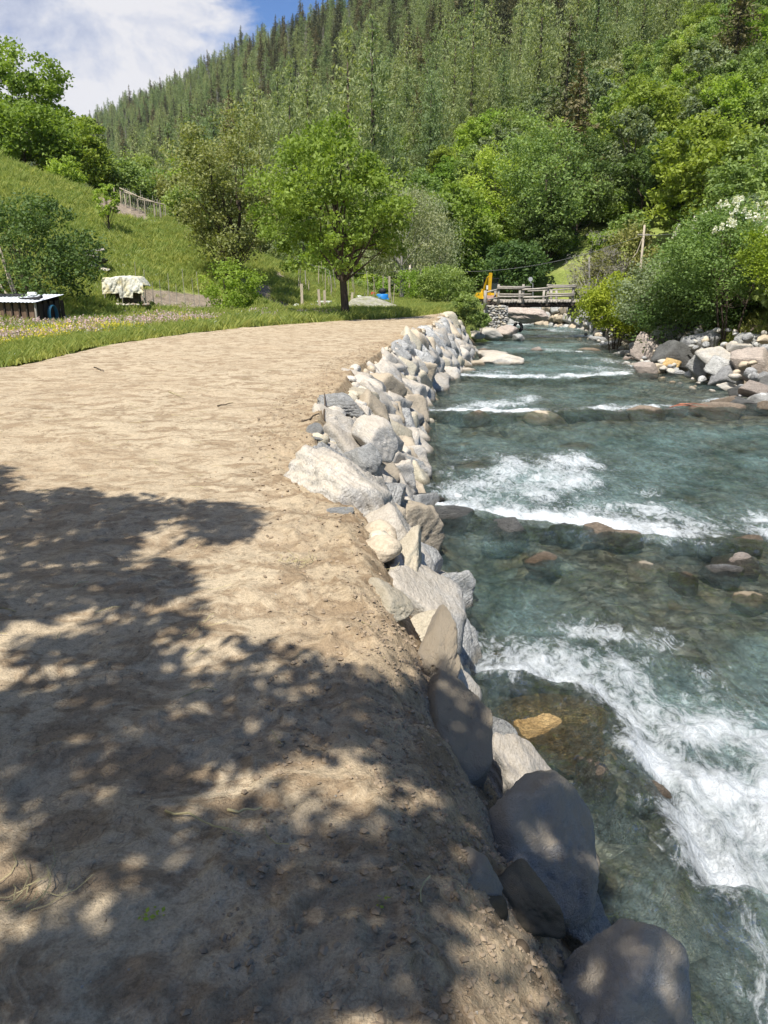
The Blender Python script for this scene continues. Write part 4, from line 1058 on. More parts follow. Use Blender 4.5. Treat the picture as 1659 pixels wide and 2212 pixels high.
def conifer(seed, H, R, mat_, dens=1.0, droop=0.35, leaf=0.5, sparse=0.0, barkm='bark', hang=0.0, pw=0.75):
    r = np.random.default_rng(seed)
    pts = []; sz = []; mb = MB()
    mb.tube([(0, 0, -0.5), (0, 0, H*0.5), (0, 0, H*0.97)], [H*0.013, H*0.009, 0.02], 5)
    z = H*0.10
    while z < H*0.985:
        f = (z-H*0.10)/(H*0.9)
        rr = R*((1-f)**pw)*(0.6+0.6*r.random())
        nb = int(5+5*(1-f)*dens)
        for b in range(nb):
            if r.random() < sparse: continue
            th = r.random()*6.28; L = rr*(0.65+0.5*r.random()); m = max(2, int(L/0.115*dens))
            for q in range(m):
                t = (q+0.5+r.random()*0.5)/m
                w = L*0.16*(1-t*0.5)
                pts.append((math.cos(th)*L*t + r.normal()*w, math.sin(th)*L*t + r.normal()*w, z - droop*L*t + 0.12*L*t*t*1.4 + r.normal()*0.07 - hang*abs(r.normal())*0.3))
                sz.append(1-0.45*t)
        z += H*0.021*(0.8+0.5*r.random())
    pts = np.array(pts)
    V, F = leaf_quads(pts, leaf, 0.55 if hang == 0 else 0.0, 0.42 if hang == 0 else 0.3, hang, r)
    a = np.repeat(np.clip(r.random(len(pts))*0.8 + 0.2*(pts[:, 2]/H), 0, 1), 4)
    return mb.build('trunk', M[barkm], smooth=True, me_only=True), mesh('crown', V, F, [M[mat_]], smooth=False, attrs={'rnd': a})
def plant(name, label, cat, loc, parts, group=None, rz=0.0, sc=1.0, names=('trunk', 'crown')):
    e = empty(name, loc, rz); e.scale = (sc, sc, sc); meta(e, label, cat, group)
    for nm, me in zip(names, parts): ob(nm, me, e)
    return e

def on_ground(u, v):
    p = hit(u, v); return p
# the tree standing on the edge of the field
tp = P(748, 690, 0)
w, c = broadleaf(501, 7.2, 3.05, 1.5, 150, 20000, 0.16, 'lf_fruit', rc=0.19, lump=0.36, trunk_r=0.18, off=(-0.55, 0), nlimb=34, droop=0.5, up=0.25, topness=0.35, shell=0.35, aspect=0.55)
plant('fruit_tree', 'bright green round crowned tree with dark trunk at the far edge of the field', 'tree', tp, (w, c))
def tree_at(label, u, v, Y, H, R, z0, mat_, seed, nleaf=9000, leaf=0.2, nclump=80, cat='tree', name='broadleaf_tree', names=('trunk', 'crown'), group=None, **k):
    p = PD(u, v, Y); p[2] = float(G(p[0], p[1]))-0.05
    w, c = broadleaf(seed, H, R, z0, nclump, nleaf, leaf, mat_, **k)
    return plant(name, label, cat, p, (w, c), group, names=names)
tree_at('tall olive brown leaved tree left of the bright field tree', 500, 650, 41, 8.6, 2.9, 0.3, 'lf_olive', 502, 17000, 0.16, 120, rc=0.24, stems=2, topness=0.3, shell=0.3, nlimb=50, off=(0.0, 0))
tree_at('low yellow green shrub under the olive brown tree', 505, 662, 34, 2.3, 1.15, 0.1, 'lf_bright', 503, 5500, 0.11, 50, cat='shrub', name='shrub', stems=4, names=('stems', 'crown'))
tree_at('large loose tree at the left picture edge with sky showing through', 30, 300, 78, 11.8, 5.6, 2.6, 'lf_hill', 504, 15000, 0.34, 110, rc=0.2, stems=3, shell=0.35, nlimb=60)
tree_at('smaller loose tree leaning right beside the one at the left edge', 140, 320, 76, 7.6, 3.3, 2.0, 'lf_hill', 505, 7000, 0.32, 60, rc=0.24, stems=2, off=(0.8, 0), nlimb=40)
tree_at('dense dome shaped tree at the top of the meadow, left one of two', 60, 395, 62, 5.0, 3.7, 0.2, 'lf_hill', 506, 17000, 0.27, 110, low=-0.5)
tree_at('dense dome shaped tree at the top of the meadow, right one of two', 172, 405, 63, 4.5, 2.3, 0.2, 'lf_hill', 507, 11000, 0.26, 80, low=-0.5)
tree_at('small light green bush standing below the two dome shaped trees', 140, 395, 56, 2.2, 1.3, 0.1, 'lf_bright', 508, 3500, 0.17, 40, cat='bush', name='bush', stems=4, names=('stems', 'crown'))
for i, (u, v, Y, H, R, m_, lb) in enumerate((
    (262, 440, 66, 4.6, 2.3, 'lf_mid', 'grey green tree right of the dome shaped trees above the fence'),
    (325, 430, 74, 5.6, 2.6, 'lf_mid', 'rounded green tree directly above the hillside fence'),
    (375, 460, 70, 5.5, 2.6, 'lf_olive', 'olive tinted tree between the fence and the tall olive brown tree'),
    (415, 500, 58, 3.6, 2.2, 'lf_mid', 'green bushy tree at the right end of the hillside fence'),
    (300, 400, 88, 8.0, 2.8, 'lf_mid', 'taller green tree behind the hillside fence'),
    (385, 420, 92, 9.5, 3.0, 'lf_bright', 'light green tree standing high behind the hillside fence'),
    )):
    tree_at(lb, u, v, Y, H, R, 0.2, m_, 520+i, 7000, 0.26, 60, stems=2)
tree_at('wide dark green bush behind the low shed at the left picture edge', 85, 680, 28.5, 4.0, 2.35, 0.15, 'lf_dark', 530, 14000, 0.12, 100, cat='bush', name='bush', stems=5, names=('stems', 'crown'), rc=0.26, nlimb=40)
tree_at('weeping grey green birch behind and right of the field tree', 868, 620, 55, 7.8, 3.1, 0.6, 'lf_grey', 531, 15000, 0.17, 110, droop=1.0, up=0.1, aspect=0.4, barkm='bark_pale')
tree_at('second weeping birch nearer the utility pole', 925, 620, 62, 7.2, 2.6, 0.6, 'lf_grey', 532, 9000, 0.18, 80, droop=1.0, up=0.1, aspect=0.4, barkm='bark_pale')
tree_at('dark round bush beside the yellow excavator', 958, 665, 44, 2.2, 1.45, 0.05, 'lf_mid', 533, 9000, 0.11, 70, cat='bush', name='bush', stems=5, names=('stems', 'crown'))
tree_at('light green bush between the utility pole and the round bush', 915, 655, 50, 2.3, 1.5, 0.05, 'lf_bright', 534, 5000, 0.13, 50, cat='bush', name='bush', stems=5, names=('stems', 'crown'))
p_ = PD(1003, 690, 39.5); 
w, c = broadleaf(535, 1.6, 0.72, 0.0, 45, 5500, 0.10, 'lf_mid', stems=5, nlimb=20)
plant('bush', 'leafy green bush at the end of the stone bank before the bridge wall', 'bush', (p_[0], 39.5, -0.75), (w, c), names=('stems', 'crown'))
w, c = broadleaf(536, 0.85, 0.42, 0.0, 30, 3000, 0.09, 'lf_mid', stems=4, nlimb=12)
p_ = PD(1040, 700, 41.5)
plant('bush', 'small low bush right against the foot of the bridge wall', 'bush', (p_[0], 41.5, -1.0), (w, c), names=('stems', 'crown'))
# right bank bushes
tree_at('yellow green bush covering the right end of the bridge', 1335, 660, 37, 3.9, 1.85, 0.9, 'lf_gold', 540, 14000, 0.13, 100, cat='bush', name='bush', stems=5, names=('stems', 'crown'), rc=0.26)
tree_at('grey green willow bush between the yellow green bush and the flowering one', 1440, 690, 33, 4.3, 2.1, 0.95, 'lf_grey', 541, 14000, 0.11, 90, cat='bush', name='bush', stems=5, names=('stems', 'crown'), rc=0.26)
tree_at('yellow green bush cut by the right picture edge', 1680, 690, 24.5, 3.8, 1.4, 1.7, 'lf_gold', 542, 8000, 0.10, 60, cat='bush', name='bush', stems=4, names=('stems', 'crown'))
lil = tree_at('big bush topped with white blossom above the right bank boulders', 1575, 700, 28, 4.8, 2.6, 1.3, 'lf_mid', 543, 24000, 0.105, 120, cat='bush', name='flowering_bush', stems=5, names=('stems', 'crown'), rc=0.24, nlimb=50)
r_ = np.random.default_rng(77)
pts = []
for i in range(150):
    th = r_.random()*6.28; rr = 2.35*math.sqrt(r_.random()); zt = 3.0 + RN.uniform(1.1, 1.85)*math.sqrt(max(0, 1-(rr/2.6)**2))
    if math.sin(th*3+1)*rr < -0.3 or r_.random() < 0.25: continue
    c0 = np.array([math.cos(th)*rr, math.sin(th)*rr, zt+0.03])
    k = 46; tv = r_.random(k)
    sp3 = r_.normal(size=(k, 3))*np.array([0.055, 0.055, 0.02])*(1-tv[:, None]*0.7); sp3[:, 2] += tv*0.24
    pts.append(c0+sp3)
pts = np.vstack(pts); V, F = leaf_quads(pts, 0.085, 0.2, 0.9, 0, r_)
ob('blossom', mesh('blossom', V, F, [M['blossom']], smooth=False, attrs={'rnd': np.repeat(r_.random(len(pts)), 4)}), lil)
tree_at('dark bush in the shade behind the flowering bush', 1500, 640, 31, 3.2, 2.2, 0.0, 'lf_dark', 544, 9000, 0.14, 70, cat='bush', name='bush', stems=4, names=('stems', 'crown'))
tree_at('green bush behind the right edge bush', 1640, 600, 30, 4.2, 2.6, 0.0, 'lf_mid', 545, 9000, 0.15, 70, cat='bush', name='bush', stems=4, names=('stems', 'crown'))
tree_at('low dark bush over the boulders nearest the bridge', 1375, 680, 39, 2.4, 1.5, 0.7, 'lf_dark', 546, 6000, 0.12, 50, cat='bush', name='bush', stems=4, names=('stems', 'crown'))
tree_at('low leafy bush hanging over the huge grey boulder', 1490, 700, 31, 2.7, 1.4, 1.15, 'lf_mid', 547, 7000, 0.10, 50, cat='bush', name='bush', stems=4, names=('stems', 'crown'))
# trees beyond the bridge
for i, (u, Y, H, R, m_, lb) in enumerate((
    (1165, 66, 11.0, 3.7, 'lf_mid', 'tall green tree behind the middle of the bridge'),
    (1060, 74, 8.5, 3.2, 'lf_bright', 'light green tree behind the yellow excavator'),
    (1235, 70, 8.5, 3.0, 'lf_dark', 'dark green tree behind the right half of the bridge'),
    (1110, 62, 4.2, 2.3, 'lf_dark', 'low dark tree with deep shade behind the round sign'),
    (1000, 68, 6.2, 2.6, 'lf_mid', 'green tree behind the dark round bush'),
    (1340, 60, 7.5, 2.9, 'lf_olive', 'olive tinted tree behind the second utility pole'),
    )):
    tree_at(lb, u, 640, Y, H, R, 0.8, m_, 560+i, 9000, 0.24, 75)
w, c = conifer(570, 8.0, 2.4, 'lf_dead', 0.8, 0.0, 0.5, 0.2, 'bark_pale')
p_ = PD(1285, 620, 57)
plant('bare_tree', 'greyish leafless tree standing right of the bridge', 'tree', (p_[0], 57, float(G(p_[0], 57))), broadleaf(571, 7.0, 2.2, 1.0, 60, 3800, 0.22, 'lf_dead', aspect=0.14, barkm='bark_pale', stems=3, nlimb=40))
# hillside sapling
p_ = hit(237, 505)
w, c = broadleaf(580, 2.6, 0.6, 0.5, 24, 1500, 0.13, 'lf_bright')
plant('sapling', 'slim young tree with light leaves standing alone on the meadow slope', 'tree', p_, (w, c))
# shade tree behind the camera, left: its crown throws the dappled shade
POLY = [(-900, 985), (-200, 990), (60, 1030), (240, 1080), (480, 1090), (585, 1125), (490, 1175), (380, 1215), (400, 1300), (470, 1385), (640, 1400), (720, 1450), (820, 1480), (900, 1520), (1000, 1560), (1040, 1650), (1130, 1700), (1250, 1790), (1350, 1950), (1460, 2080), (1520, 2230)]
GP = [P(u, v, 0 if u < 900 else -0.35)[:2] for u, v in POLY] + [np.array([1.25, 0.6]), np.array([1.2, -4.5]), np.array([-9.5, -4.5])]
def in_poly(x, y, pl):
    ins = False; j = len(pl)-1
    for i in range(len(pl)):
        if (pl[i][1] > y) != (pl[j][1] > y) and x < (pl[j][0]-pl[i][0])*(y-pl[i][1])/(pl[j][1]-pl[i][1])+pl[i][0]: ins = not ins
        j = i
    return ins
r_ = np.random.default_rng(5)
cl = []
for i in range(17000):
    x_, y_ = r_.uniform(-10, 1.8), r_.uniform(-4.5, 8.5)
    if not in_poly(x_, y_, GP): continue
    nz_ = float(fb2(np.array([x_*1.5+4]), np.array([y_*1.5]), 3, 203)[0])
    edge_far = y_ > 3.6
    if nz_ > (0.50 if not edge_far else 0.38): continue
    if float(fb2(np.array([x_*4.2]), np.array([y_*4.2]), 2, 207)[0]) > 0.33: continue
    if r_.random() > 0.85: continue
    h = r_.uniform(4.0, 6.2); t = h/SUNV[2]
    cl.append((x_+SUNV[0]*t, y_+SUNV[1]*t, h))
cl = np.array(cl)
n_ = 26*len(cl)
pts, k_ = crown_points(r_, n_, cl, np.full(len(cl), 0.16), 0.8)
V, F = leaf_quads(pts, 0.10, 0.4, 0.6, 0, r_)
st = empty('shade_tree', (-4.6, -3.4, 0)); meta(st, 'leafy tree standing behind the camera whose crown shades the near ground', 'tree')
V[:, 0] += 4.6; V[:, 1] += 3.4
ob('crown', mesh('crown', V, F, [M['lf_shade']], smooth=False, attrs={'rnd': np.repeat(r_.random(len(pts)), 4)}), st)
mb = MB()
mb.tube([(0, 0, -0.3), (0.1, 0.1, 1.5), (0.2, 0.3, 3.5), (0.5, 0.6, 5.5), (0.7, 1.0, 7.0)], [0.24, 0.19, 0.15, 0.1, 0.04], 10)
for i in range(46):
    e = cl[r_.integers(0, len(cl))] + np.array([4.6, 3.4, 0]); s0 = np.array([0.25, 0.35, r_.uniform(2.6, 5.0)])
    mid = (s0+e)/2+np.array([0, 0, 0.2])
    mb.tube([s0, mid, e], [0.055, 0.03, 0.008], 5, caps=False)
mb.build('trunk', M['bark'], st, smooth=True)

# ------------------------------------------------------------------ forest on the mountainside
protos = {}
protos['broad'] = [broadleaf(600+i, H, R, 0.8, 70, 8500, 0.33, m_, rc=0.27, nlimb=10, droop=d_) for i, (H, R, m_, d_) in enumerate((
    (9.0, 3.0, 'lf_mid', 0), (8.0, 3.2, 'lf_bright', 0), (10.5, 3.0, 'lf_mid', 0.3), (9.5, 2.7, 'lf_grey', 0.6), (7.0, 2.8, 'lf_gold2', 0), (9.0, 3.3, 'lf_hill', 0.2), (8.0, 2.8, 'lf_dark', 0)))]
protos['spruce'] = [conifer(620, 18, 3.5, 'lf_spruce', 1.0, 0.45, 0.42), conifer(621, 15, 3.2, 'lf_spruce', 1.0, 0.4, 0.40), conifer(622, 20, 3.8, 'lf_spruce2', 1.0, 0.5, 0.42), conifer(623, 13, 3.1, 'lf_spruce2', 1.0, 0.45, 0.40)]
protos['larch'] = [conifer(630, 17, 4.2, 'lf_larch', 1.0, 0.15, 0.44, 0.1, hang=0.8, pw=0.5), conifer(631, 14, 3.8, 'lf_larch', 1.0, 0.15, 0.42, 0.1, hang=0.8, pw=0.55), conifer(632, 19, 4.4, 'lf_larch', 1.0, 0.2, 0.44, 0.15, hang=0.8, pw=0.6)]
protos['dead'] = [conifer(640, 15, 2.0, 'lf_dead', 0.8, 0.1, 0.36, 0.35, 'bark_pale', hang=0.3)]
LAB = {'broad': [('broadleaf_tree', 'mid green tree in the wood across the stream'), ('broadleaf_tree', 'bright green tree in the wood across the stream'), ('broadleaf_tree', 'tall mid green tree in the wood across the stream'), ('broadleaf_tree', 'grey green drooping tree in the wood across the stream'), ('broadleaf_tree', 'small fresh green tree in the wood across the stream'), ('broadleaf_tree', 'full green tree in the wood across the stream'), ('broadleaf_tree', 'dark green tree in the wood across the stream')],
    'spruce': [('spruce_tree', 'dark narrow spruce on the mountainside')]*2 + [('spruce_tree', 'brownish dark spruce on the mountainside')]*2,
    'larch': [('larch_tree', 'pale green feathery larch on the mountainside')]*3, 'dead': [('dead_tree', 'bare grey dead conifer on the mountainside')]}
GRP = {'broad': 'broadleaf trees on the lower mountainside', 'spruce': 'spruces on the mountainside', 'larch': 'larches on the mountainside', 'dead': 'dead conifers on the mountainside'}
cand = {k: [] for k in protos}
r_ = np.random.default_rng(99)
def fill(p0, p1, sp_, t0, t1):
    P_, T_ = np.meshgrid(np.arange(p0, p1, sp_), np.arange(t0, t1, sp_))
    P_ = P_.ravel() + r_.uniform(-0.45, 0.45, P_.size)*sp_; T_ = T_.ravel() + r_.uniform(-0.45, 0.45, T_.size)*sp_
    x_ = 0.8*P_-0.6*T_; y_ = 0.6*P_+0.8*T_
    az = np.degrees(np.arctan2(x_, y_))
    m = (y_ > 20) & (az > -32) & (az < 33)
    P_, x_, y_, az = P_[m], x_[m], y_[m], az[m]
    z_ = mountain(x_, y_)
    pb = 58 + np.clip(az, -3, 40)*3.1 + 14*fb2(x_*0.03, y_*0.03, 3, 8)
    q = fb2(x_*0.018, y_*0.018, 3, 18); rr = r_.random(len(x_))
    for i in range(len(x_)):
        if P_[i] < pb[i]: k = 'broad' if rr[i] > 0.05 else 'spruce'
        else:
            far = (P_[i]-pb[i])
            if rr[i] < (0.30 if far < 45 else 0.12) and far < 120: k = 'broad'
            elif rr[i] < 0.09: k = 'dead'
            else: k = 'spruce' if (rr[i]-0.09)/0.91 < 0.46+0.9*q[i] else 'larch'
        cand[k].append((x_[i], y_[i], z_[i]))
fill(43, 130, 4.7, -120, 260)
fill(130, 230, 7.6, -160, 640)
fill(230, 372, 8.6, -120, 1500)
fill(60, 230, 10.0, 640, 1500)
fill(43, 130, 6.5, 260, 640)

def gn_scatter(name, coll, pts, rz, sc, label):
    me = bpy.data.meshes.new(name); n = len(pts)
    me.vertices.add(n); me.vertices.foreach_set('co', np.asarray(pts, np.float32).ravel())
    for nm, a in (('rz', rz), ('sc', sc)):
        at = me.attributes.new(nm, 'FLOAT', 'POINT'); at.data.foreach_set('value', np.asarray(a, np.float32))
    o = ob(name, me)
    ng = bpy.data.node_groups.new(name+'_nodes', 'GeometryNodeTree')
    ng.interface.new_socket('Geometry', in_out='INPUT', socket_type='NodeSocketGeometry'); ng.interface.new_socket('Geometry', in_out='OUTPUT', socket_type='NodeSocketGeometry')
    gi = ng.nodes.new('NodeGroupInput'); go = ng.nodes.new('NodeGroupOutput')
    ci = ng.nodes.new('GeometryNodeCollectionInfo'); ci.inputs['Collection'].default_value = coll; ci.inputs['Separate Children'].default_value = True; ci.inputs['Reset Children'].default_value = True
    ip = ng.nodes.new('GeometryNodeInstanceOnPoints'); ip.inputs['Pick Instance'].default_value = True
    a1 = ng.nodes.new('GeometryNodeInputNamedAttribute'); a1.data_type = 'FLOAT'; a1.inputs[0].default_value = 'rz'
    a2 = ng.nodes.new('GeometryNodeInputNamedAttribute'); a2.data_type = 'FLOAT'; a2.inputs[0].default_value = 'sc'
    cx = ng.nodes.new('ShaderNodeCombineXYZ'); ng.links.new(a1.outputs[0], cx.inputs[2])
    rv = ng.nodes.new('FunctionNodeRandomValue'); rv.data_type = 'INT'; rv.inputs[4].default_value = 0; rv.inputs[5].default_value = 999
    L = ng.links.new
    L(gi.outputs[0], ip.inputs['Points']); L(ci.outputs[0], ip.inputs['Instance']); L(cx.outputs[0], ip.inputs['Rotation']); L(a2.outputs[0], ip.inputs['Scale']); L(rv.outputs[2], ip.inputs['Instance Index'])
    L(ip.outputs[0], go.inputs[0])
    md = o.modifiers.new('scatter', 'NODES'); md.node_group = ng
    return meta(o, label, kind='stuff')
def proto_coll(name, items):
    cc = bpy.data.collections.new(name)
    for i, parts in enumerate(items):
        bm = None
        Vs, Fq, Ft, mi, at = [], [], [], [], []; n = 0
        V_, polys, mats_, mids, at_ = [], [], [], [], []
        for j, me in enumerate(parts):
            co = np.empty(len(me.vertices)*3, np.float32); me.vertices.foreach_get('co', co); V_.append(co.reshape(-1, 3))
            li = np.empty(len(me.loops), np.int32); me.loops.foreach_get('vertex_index', li)
            lt = np.empty(len(me.polygons), np.int32); me.polygons.foreach_get('loop_total', lt); ls = np.empty(len(me.polygons), np.int32); me.polygons.foreach_get('loop_start', ls)
            for k in (3, 4):
                m = lt == k
                if m.any():
                    f = li[(ls[m][:, None]+np.arange(k)[None])] + n
                    polys.append(f); mids.append(np.full(len(f), j))
            a = np.full(len(me.vertices), 0.5, np.float32)
            if 'rnd' in me.attributes: me.attributes['rnd'].data.foreach_get('value', a)
            at_.append(a); n += len(me.vertices); mats_.append(me.materials[0])
        me2 = mesh(name, np.vstack(V_), polys, mats_, mi=np.concatenate(mids), smooth=False, attrs={'rnd': np.concatenate(at_)})
        o = bpy.data.objects.new('%s_%02d' % (name, i), me2); cc.objects.link(o)
    return cc
def ok_place(x_, y_):
    if y_ < 64 and (x_ < float(XR(y_))+6): return False
    return True
def where(q):
    d = q[1]*cp - (q[2]+5-EYE)*sp; u = 829.5+q[0]/d*FD; v = 1106-FD*(q[1]*sp+(q[2]+5-EYE)*cp)/d
    h = 'behind the dome shaped trees' if u < 250 else 'above the hillside fence' if u < 400 else 'above the olive brown tree' if u < 600 else 'above the field tree' if u < 880 else 'above the utility pole' if u < 1040 else 'left above the bridge' if u < 1150 else 'right above the bridge' if u < 1260 else 'above the yellow green bush' if u < 1400 else 'above the flowering bush' if u < 1600 else 'at the right picture edge'
    w = 'at the foot of the slope' if v > 480 else 'low on the slope' if v > 330 else 'midway up the slope' if v > 180 else 'high on the slope'
    return ' ' + w + ' ' + h
ncap = {'broad': 290, 'spruce': 150, 'larch': 130, 'dead': 30}
STF = {'broad': 'rest of the broadleaf wood on the mountainside', 'spruce': 'rest of the spruce forest on the mountainside', 'larch': 'rest of the larch forest on the mountainside', 'dead': 'rest of the dead conifers on the mountainside'}
SNM = {'broad': 'broadleaf_wood', 'spruce': 'spruce_forest', 'larch': 'larch_forest', 'dead': 'dead_conifers'}
for kd, L_ in cand.items():
    L_ = [q for q in L_ if ok_place(q[0], q[1])]
    def vis(q): return abs(q[0])/max(q[1], 1) < 0.56
    L_.sort(key=lambda q: (0 if vis(q) else 1, math.hypot(q[0], q[1])))
    n1_ = ncap[kd]
    for q in L_[:n1_]:
        i = RN.randrange(len(protos[kd])); nm, lb = LAB[kd][i]
        sc_ = RN.uniform(0.62, 1.05) if kd == 'broad' else RN.uniform(0.75, 1.35)
        lb = lb.replace(' on the mountainside', '').replace(' in the wood across the stream', '') + where(q)
        plant(nm, lb, 'tree', (q[0], q[1], q[2]-0.4), protos[kd][i], GRP[kd], RN.uniform(0, 6.28), sc_)
    rest = np.array(L_[n1_:])
    if len(rest):
        rest[:, 2] -= 0.8
        gn_scatter(SNM[kd], proto_coll(SNM[kd]+'_kinds', protos[kd]), rest, r_.random(len(rest))*6.28, (r_.uniform(0.65, 1.1, len(rest)) if kd == 'broad' else 0.62+0.85*r_.random(len(rest))**0.9), STF[kd])
print('forest', {k: len(v) for k, v in cand.items()})
# undergrowth at the foot of the slope and along the left valley side
w, c = broadleaf(650, 2.0, 1.5, 0.0, 36, 2600, 0.24, 'lf_mid', stems=3, nlimb=9)
w2, c2 = broadleaf(651, 1.8, 1.4, 0.0, 36, 2600, 0.22, 'lf_bright', stems=3, nlimb=9)
pts = []
for i in range(1500):
    t_ = r_.uniform(-70, 200); p0 = r_.uniform(36, 66); x_ = 0.8*p0-0.6*t_; y_ = 0.6*p0+0.8*t_
    if ok_place(x_, y_) and y_ > 12 and not (0 < x_ < 17 and y_ < 66): pts.append((x_, y_, float(max(mountain(x_, y_), 0))-0.3))
for i in range(420):
    y_ = r_.uniform(12, 62); x_ = float(XR(y_)) + r_.uniform(4.2, 16)
    pts.append((x_, y_, float(G(x_, y_))-0.1))
for i in range(260):
    y_ = r_.uniform(14, 44); x_ = float(XR(y_)) + r_.uniform(6.0, 9)
    pts.append((x_, y_, float(G(x_, y_))-0.2))
gn_scatter('undergrowth', proto_coll('undergrowth_kinds', [(w, c), (w2, c2)]), pts, r_.random(len(pts))*6.28, r_.uniform(0.6, 1.3, len(pts)), 'dense undergrowth at the foot of the wood')

# ------------------------------------------------------------------ grass and flowers
def tuft(seed, n, h, spread, mat_, heads=None, headmat=None, width=0.012, hs=0.035):
    r = np.random.default_rng(seed); V = []; T = []; k = 0; a = []
    HV = []
    for i in range(n):
        b = np.array([r.normal()*spread, r.normal()*spread, 0]); th = r.random()*6.28; L = h*(0.5+0.7*r.random())
        ln = np.array([r.normal()*0.28, r.normal()*0.28, 1.0])*L; sd_ = np.array([math.cos(th), math.sin(th), 0])*width*(0.7+0.6*r.random())
        V += [b-sd_, b+sd_, b+ln*0.6+sd_*0.6+np.array([0, 0, 0]), b+ln+np.array([ln[0], ln[1], -0.1*L])*0.5]
        T += [[k, k+1, k+2], [k, k+2, k+3]]; k += 4; a += [r.random()]*4
        if heads and r.random() < heads: HV.append(b+ln+np.array([ln[0], ln[1], 0])*0.5)
    g = mesh('tuft', V, T, [M[mat_]], smooth=False, attrs={'rnd': a})
    if HV:
        HV = np.array(HV); hp = np.repeat(HV, 4, 0) + r.normal(size=(len(HV)*4, 3))*np.array([0.006, 0.006, hs*0.7])
        v, f = leaf_quads(hp, hs, 0.2, 0.8, 0, r)
        return g, mesh('head', v, f, [M[headmat]], smooth=False, attrs={'rnd': r.random(len(v))})
    return (g,)
cg = proto_coll('grass_kinds', [tuft(700+i, 46, h, 0.11, 'grass', width=0.009) for i, h in enumerate((0.15, 0.20, 0.12))])
cp_ = proto_coll('pink_kinds', [tuft(710+i, 26, 0.27, 0.13, 'grass', 0.5, 'fl_pink', 0.007, 0.035) for i in range(2)])
cy_ = proto_coll('yellow_kinds', [tuft(720+i, 24, 0.22, 0.12, 'grass', 0.5, 'fl_yellow', 0.007, 0.028) for i in range(2)])
cw_ = proto_coll('white_kinds', [tuft(730+i, 24, 0.20, 0.12, 'grass', 0.35, 'fl_white', 0.007, 0.024) for i in range(2)])
def fieldpts(n, ymin, ymax, xw, seed, pw=1.0, mask=None, lo=0.0):
    r = np.random.default_rng(seed); y_ = ymin+(ymax-ymin)*r.random(n)**pw; x_ = XL(y_) - lo - r.random(n)**1.4*xw(y_) + 0.10*r.normal(size=n)
    m = (np.abs(x_)/np.maximum(y_, 1) < 0.60)
    if mask is not None: m &= mask(x_, y_, r.random(n))
    x_, y_ = x_[m], y_[m]; return np.stack([x_, y_, G(x_, y_) + 0.05*fb2(x_*0.9, y_*0.9, 3, 77)], -1)
r_ = np.random.default_rng(3)
def sc_grass(name, coll, pts, lab, lo=0.7, hi=1.3):
    gn_scatter(name, coll, pts, r_.random(len(pts))*6.28, r_.uniform(lo, hi, len(pts)), lab)
sc_grass('meadow_grass', cg, np.vstack([fieldpts(22000, 12, 40, lambda y: np.full_like(y, 9.0), 31)]), 'tall grass of the flat meadow beside the field')
def soilfree(x_, y_, q):
    ok = np.ones(len(x_), bool)
    for a, b, w in SOILP:
        ab = (b-a)[:2]; L = float(ab@ab)+1e-6
        t = np.clip(((x_-a[0])*ab[0] + (y_-a[1])*ab[1])/L, 0, 1)
        ok &= np.hypot(x_-a[0]-t*ab[0], y_-a[1]-t*ab[1]) > w*1.1
    return ok
sc_grass('hillside_grass', cg, fieldpts(34000, 24, 75, lambda y: np.full_like(y, 42.0), 32, mask=soilfree), 'grass of the sloping meadow', 0.9, 2.0)
sc_grass('pink_meadow_flowers', cp_, fieldpts(2300, 12, 32, lambda y: np.full_like(y, 5.5), 33, mask=lambda x, y, q: fb2(x*0.4, y*0.4, 2, 44) > -0.05, lo=1.3), 'pale pink flowers in the flat meadow')
sc_grass('yellow_meadow_flowers', cy_, fieldpts(1500, 14, 36, lambda y: np.full_like(y, 5.0), 34, mask=lambda x, y, q: fb2(x*0.35+9, y*0.35, 2, 45) > 0.12, lo=1.0), 'yellow flowers in the flat meadow')
sc_grass('white_meadow_flowers', cw_, fieldpts(1500, 14, 60, lambda y: np.full_like(y, 22.0), 35, mask=lambda x, y, q: fb2(x*0.2+9, y*0.2, 2, 46) > 0.1), 'white flowers scattered in the meadow')
# grass on the verge toward the bridge
pts = []
for i in range(5200):
    y_ = RN.uniform(34.5, 60); x_ = RN.uniform(-6, 6.2) if y_ > 41.5 else RN.uniform(float(XL(y_))-4, float(XL(y_)))
    if y_ > 44 and x_ > 4.8: continue
    if river_in(np.array([x_]), np.array([y_]), 0.2)[0]: continue
    pts.append((x_, y_, float(G(x_, y_))))
sc_grass('verge_grass', cg, pts, 'grass of the verge between the field and the bridge', 0.9, 1.9)
pts = []
for i in range(900):
    y_ = RN.uniform(16, 47); x_ = float(XR(y_)) + RN.uniform(2.2, 6.0); pts.append((x_, y_, float(G(x_, y_))-0.02))
sc_grass('bank_grass', cg, pts, 'grass on the shaded right bank', 0.9, 2.0)
# tiny clover plants on the field
mb = MB()
rr_ = np.random.default_rng(8); pp_ = []
for (u, v) in ((828, 1958), (345, 1990), (640//2, 2000)):
    c0 = P(u, v, 0); c0[2] = float(soil_z(c0[:1], c0[1:2])[0])+0.03
    pp_.append(c0 + rr_.normal(size=(7, 3))*np.array([0.010, 0.010, 0.004]))
V, F = leaf_quads(np.vstack(pp_), 0.014, 0.8, 0.7, 0, rr_)
meta(ob('seedlings', mesh('seedlings', V, F, [M['lf_bright']], smooth=False, attrs={'rnd': rr_.random(len(V))})), 'tiny green seedlings in the soil', kind='stuff')
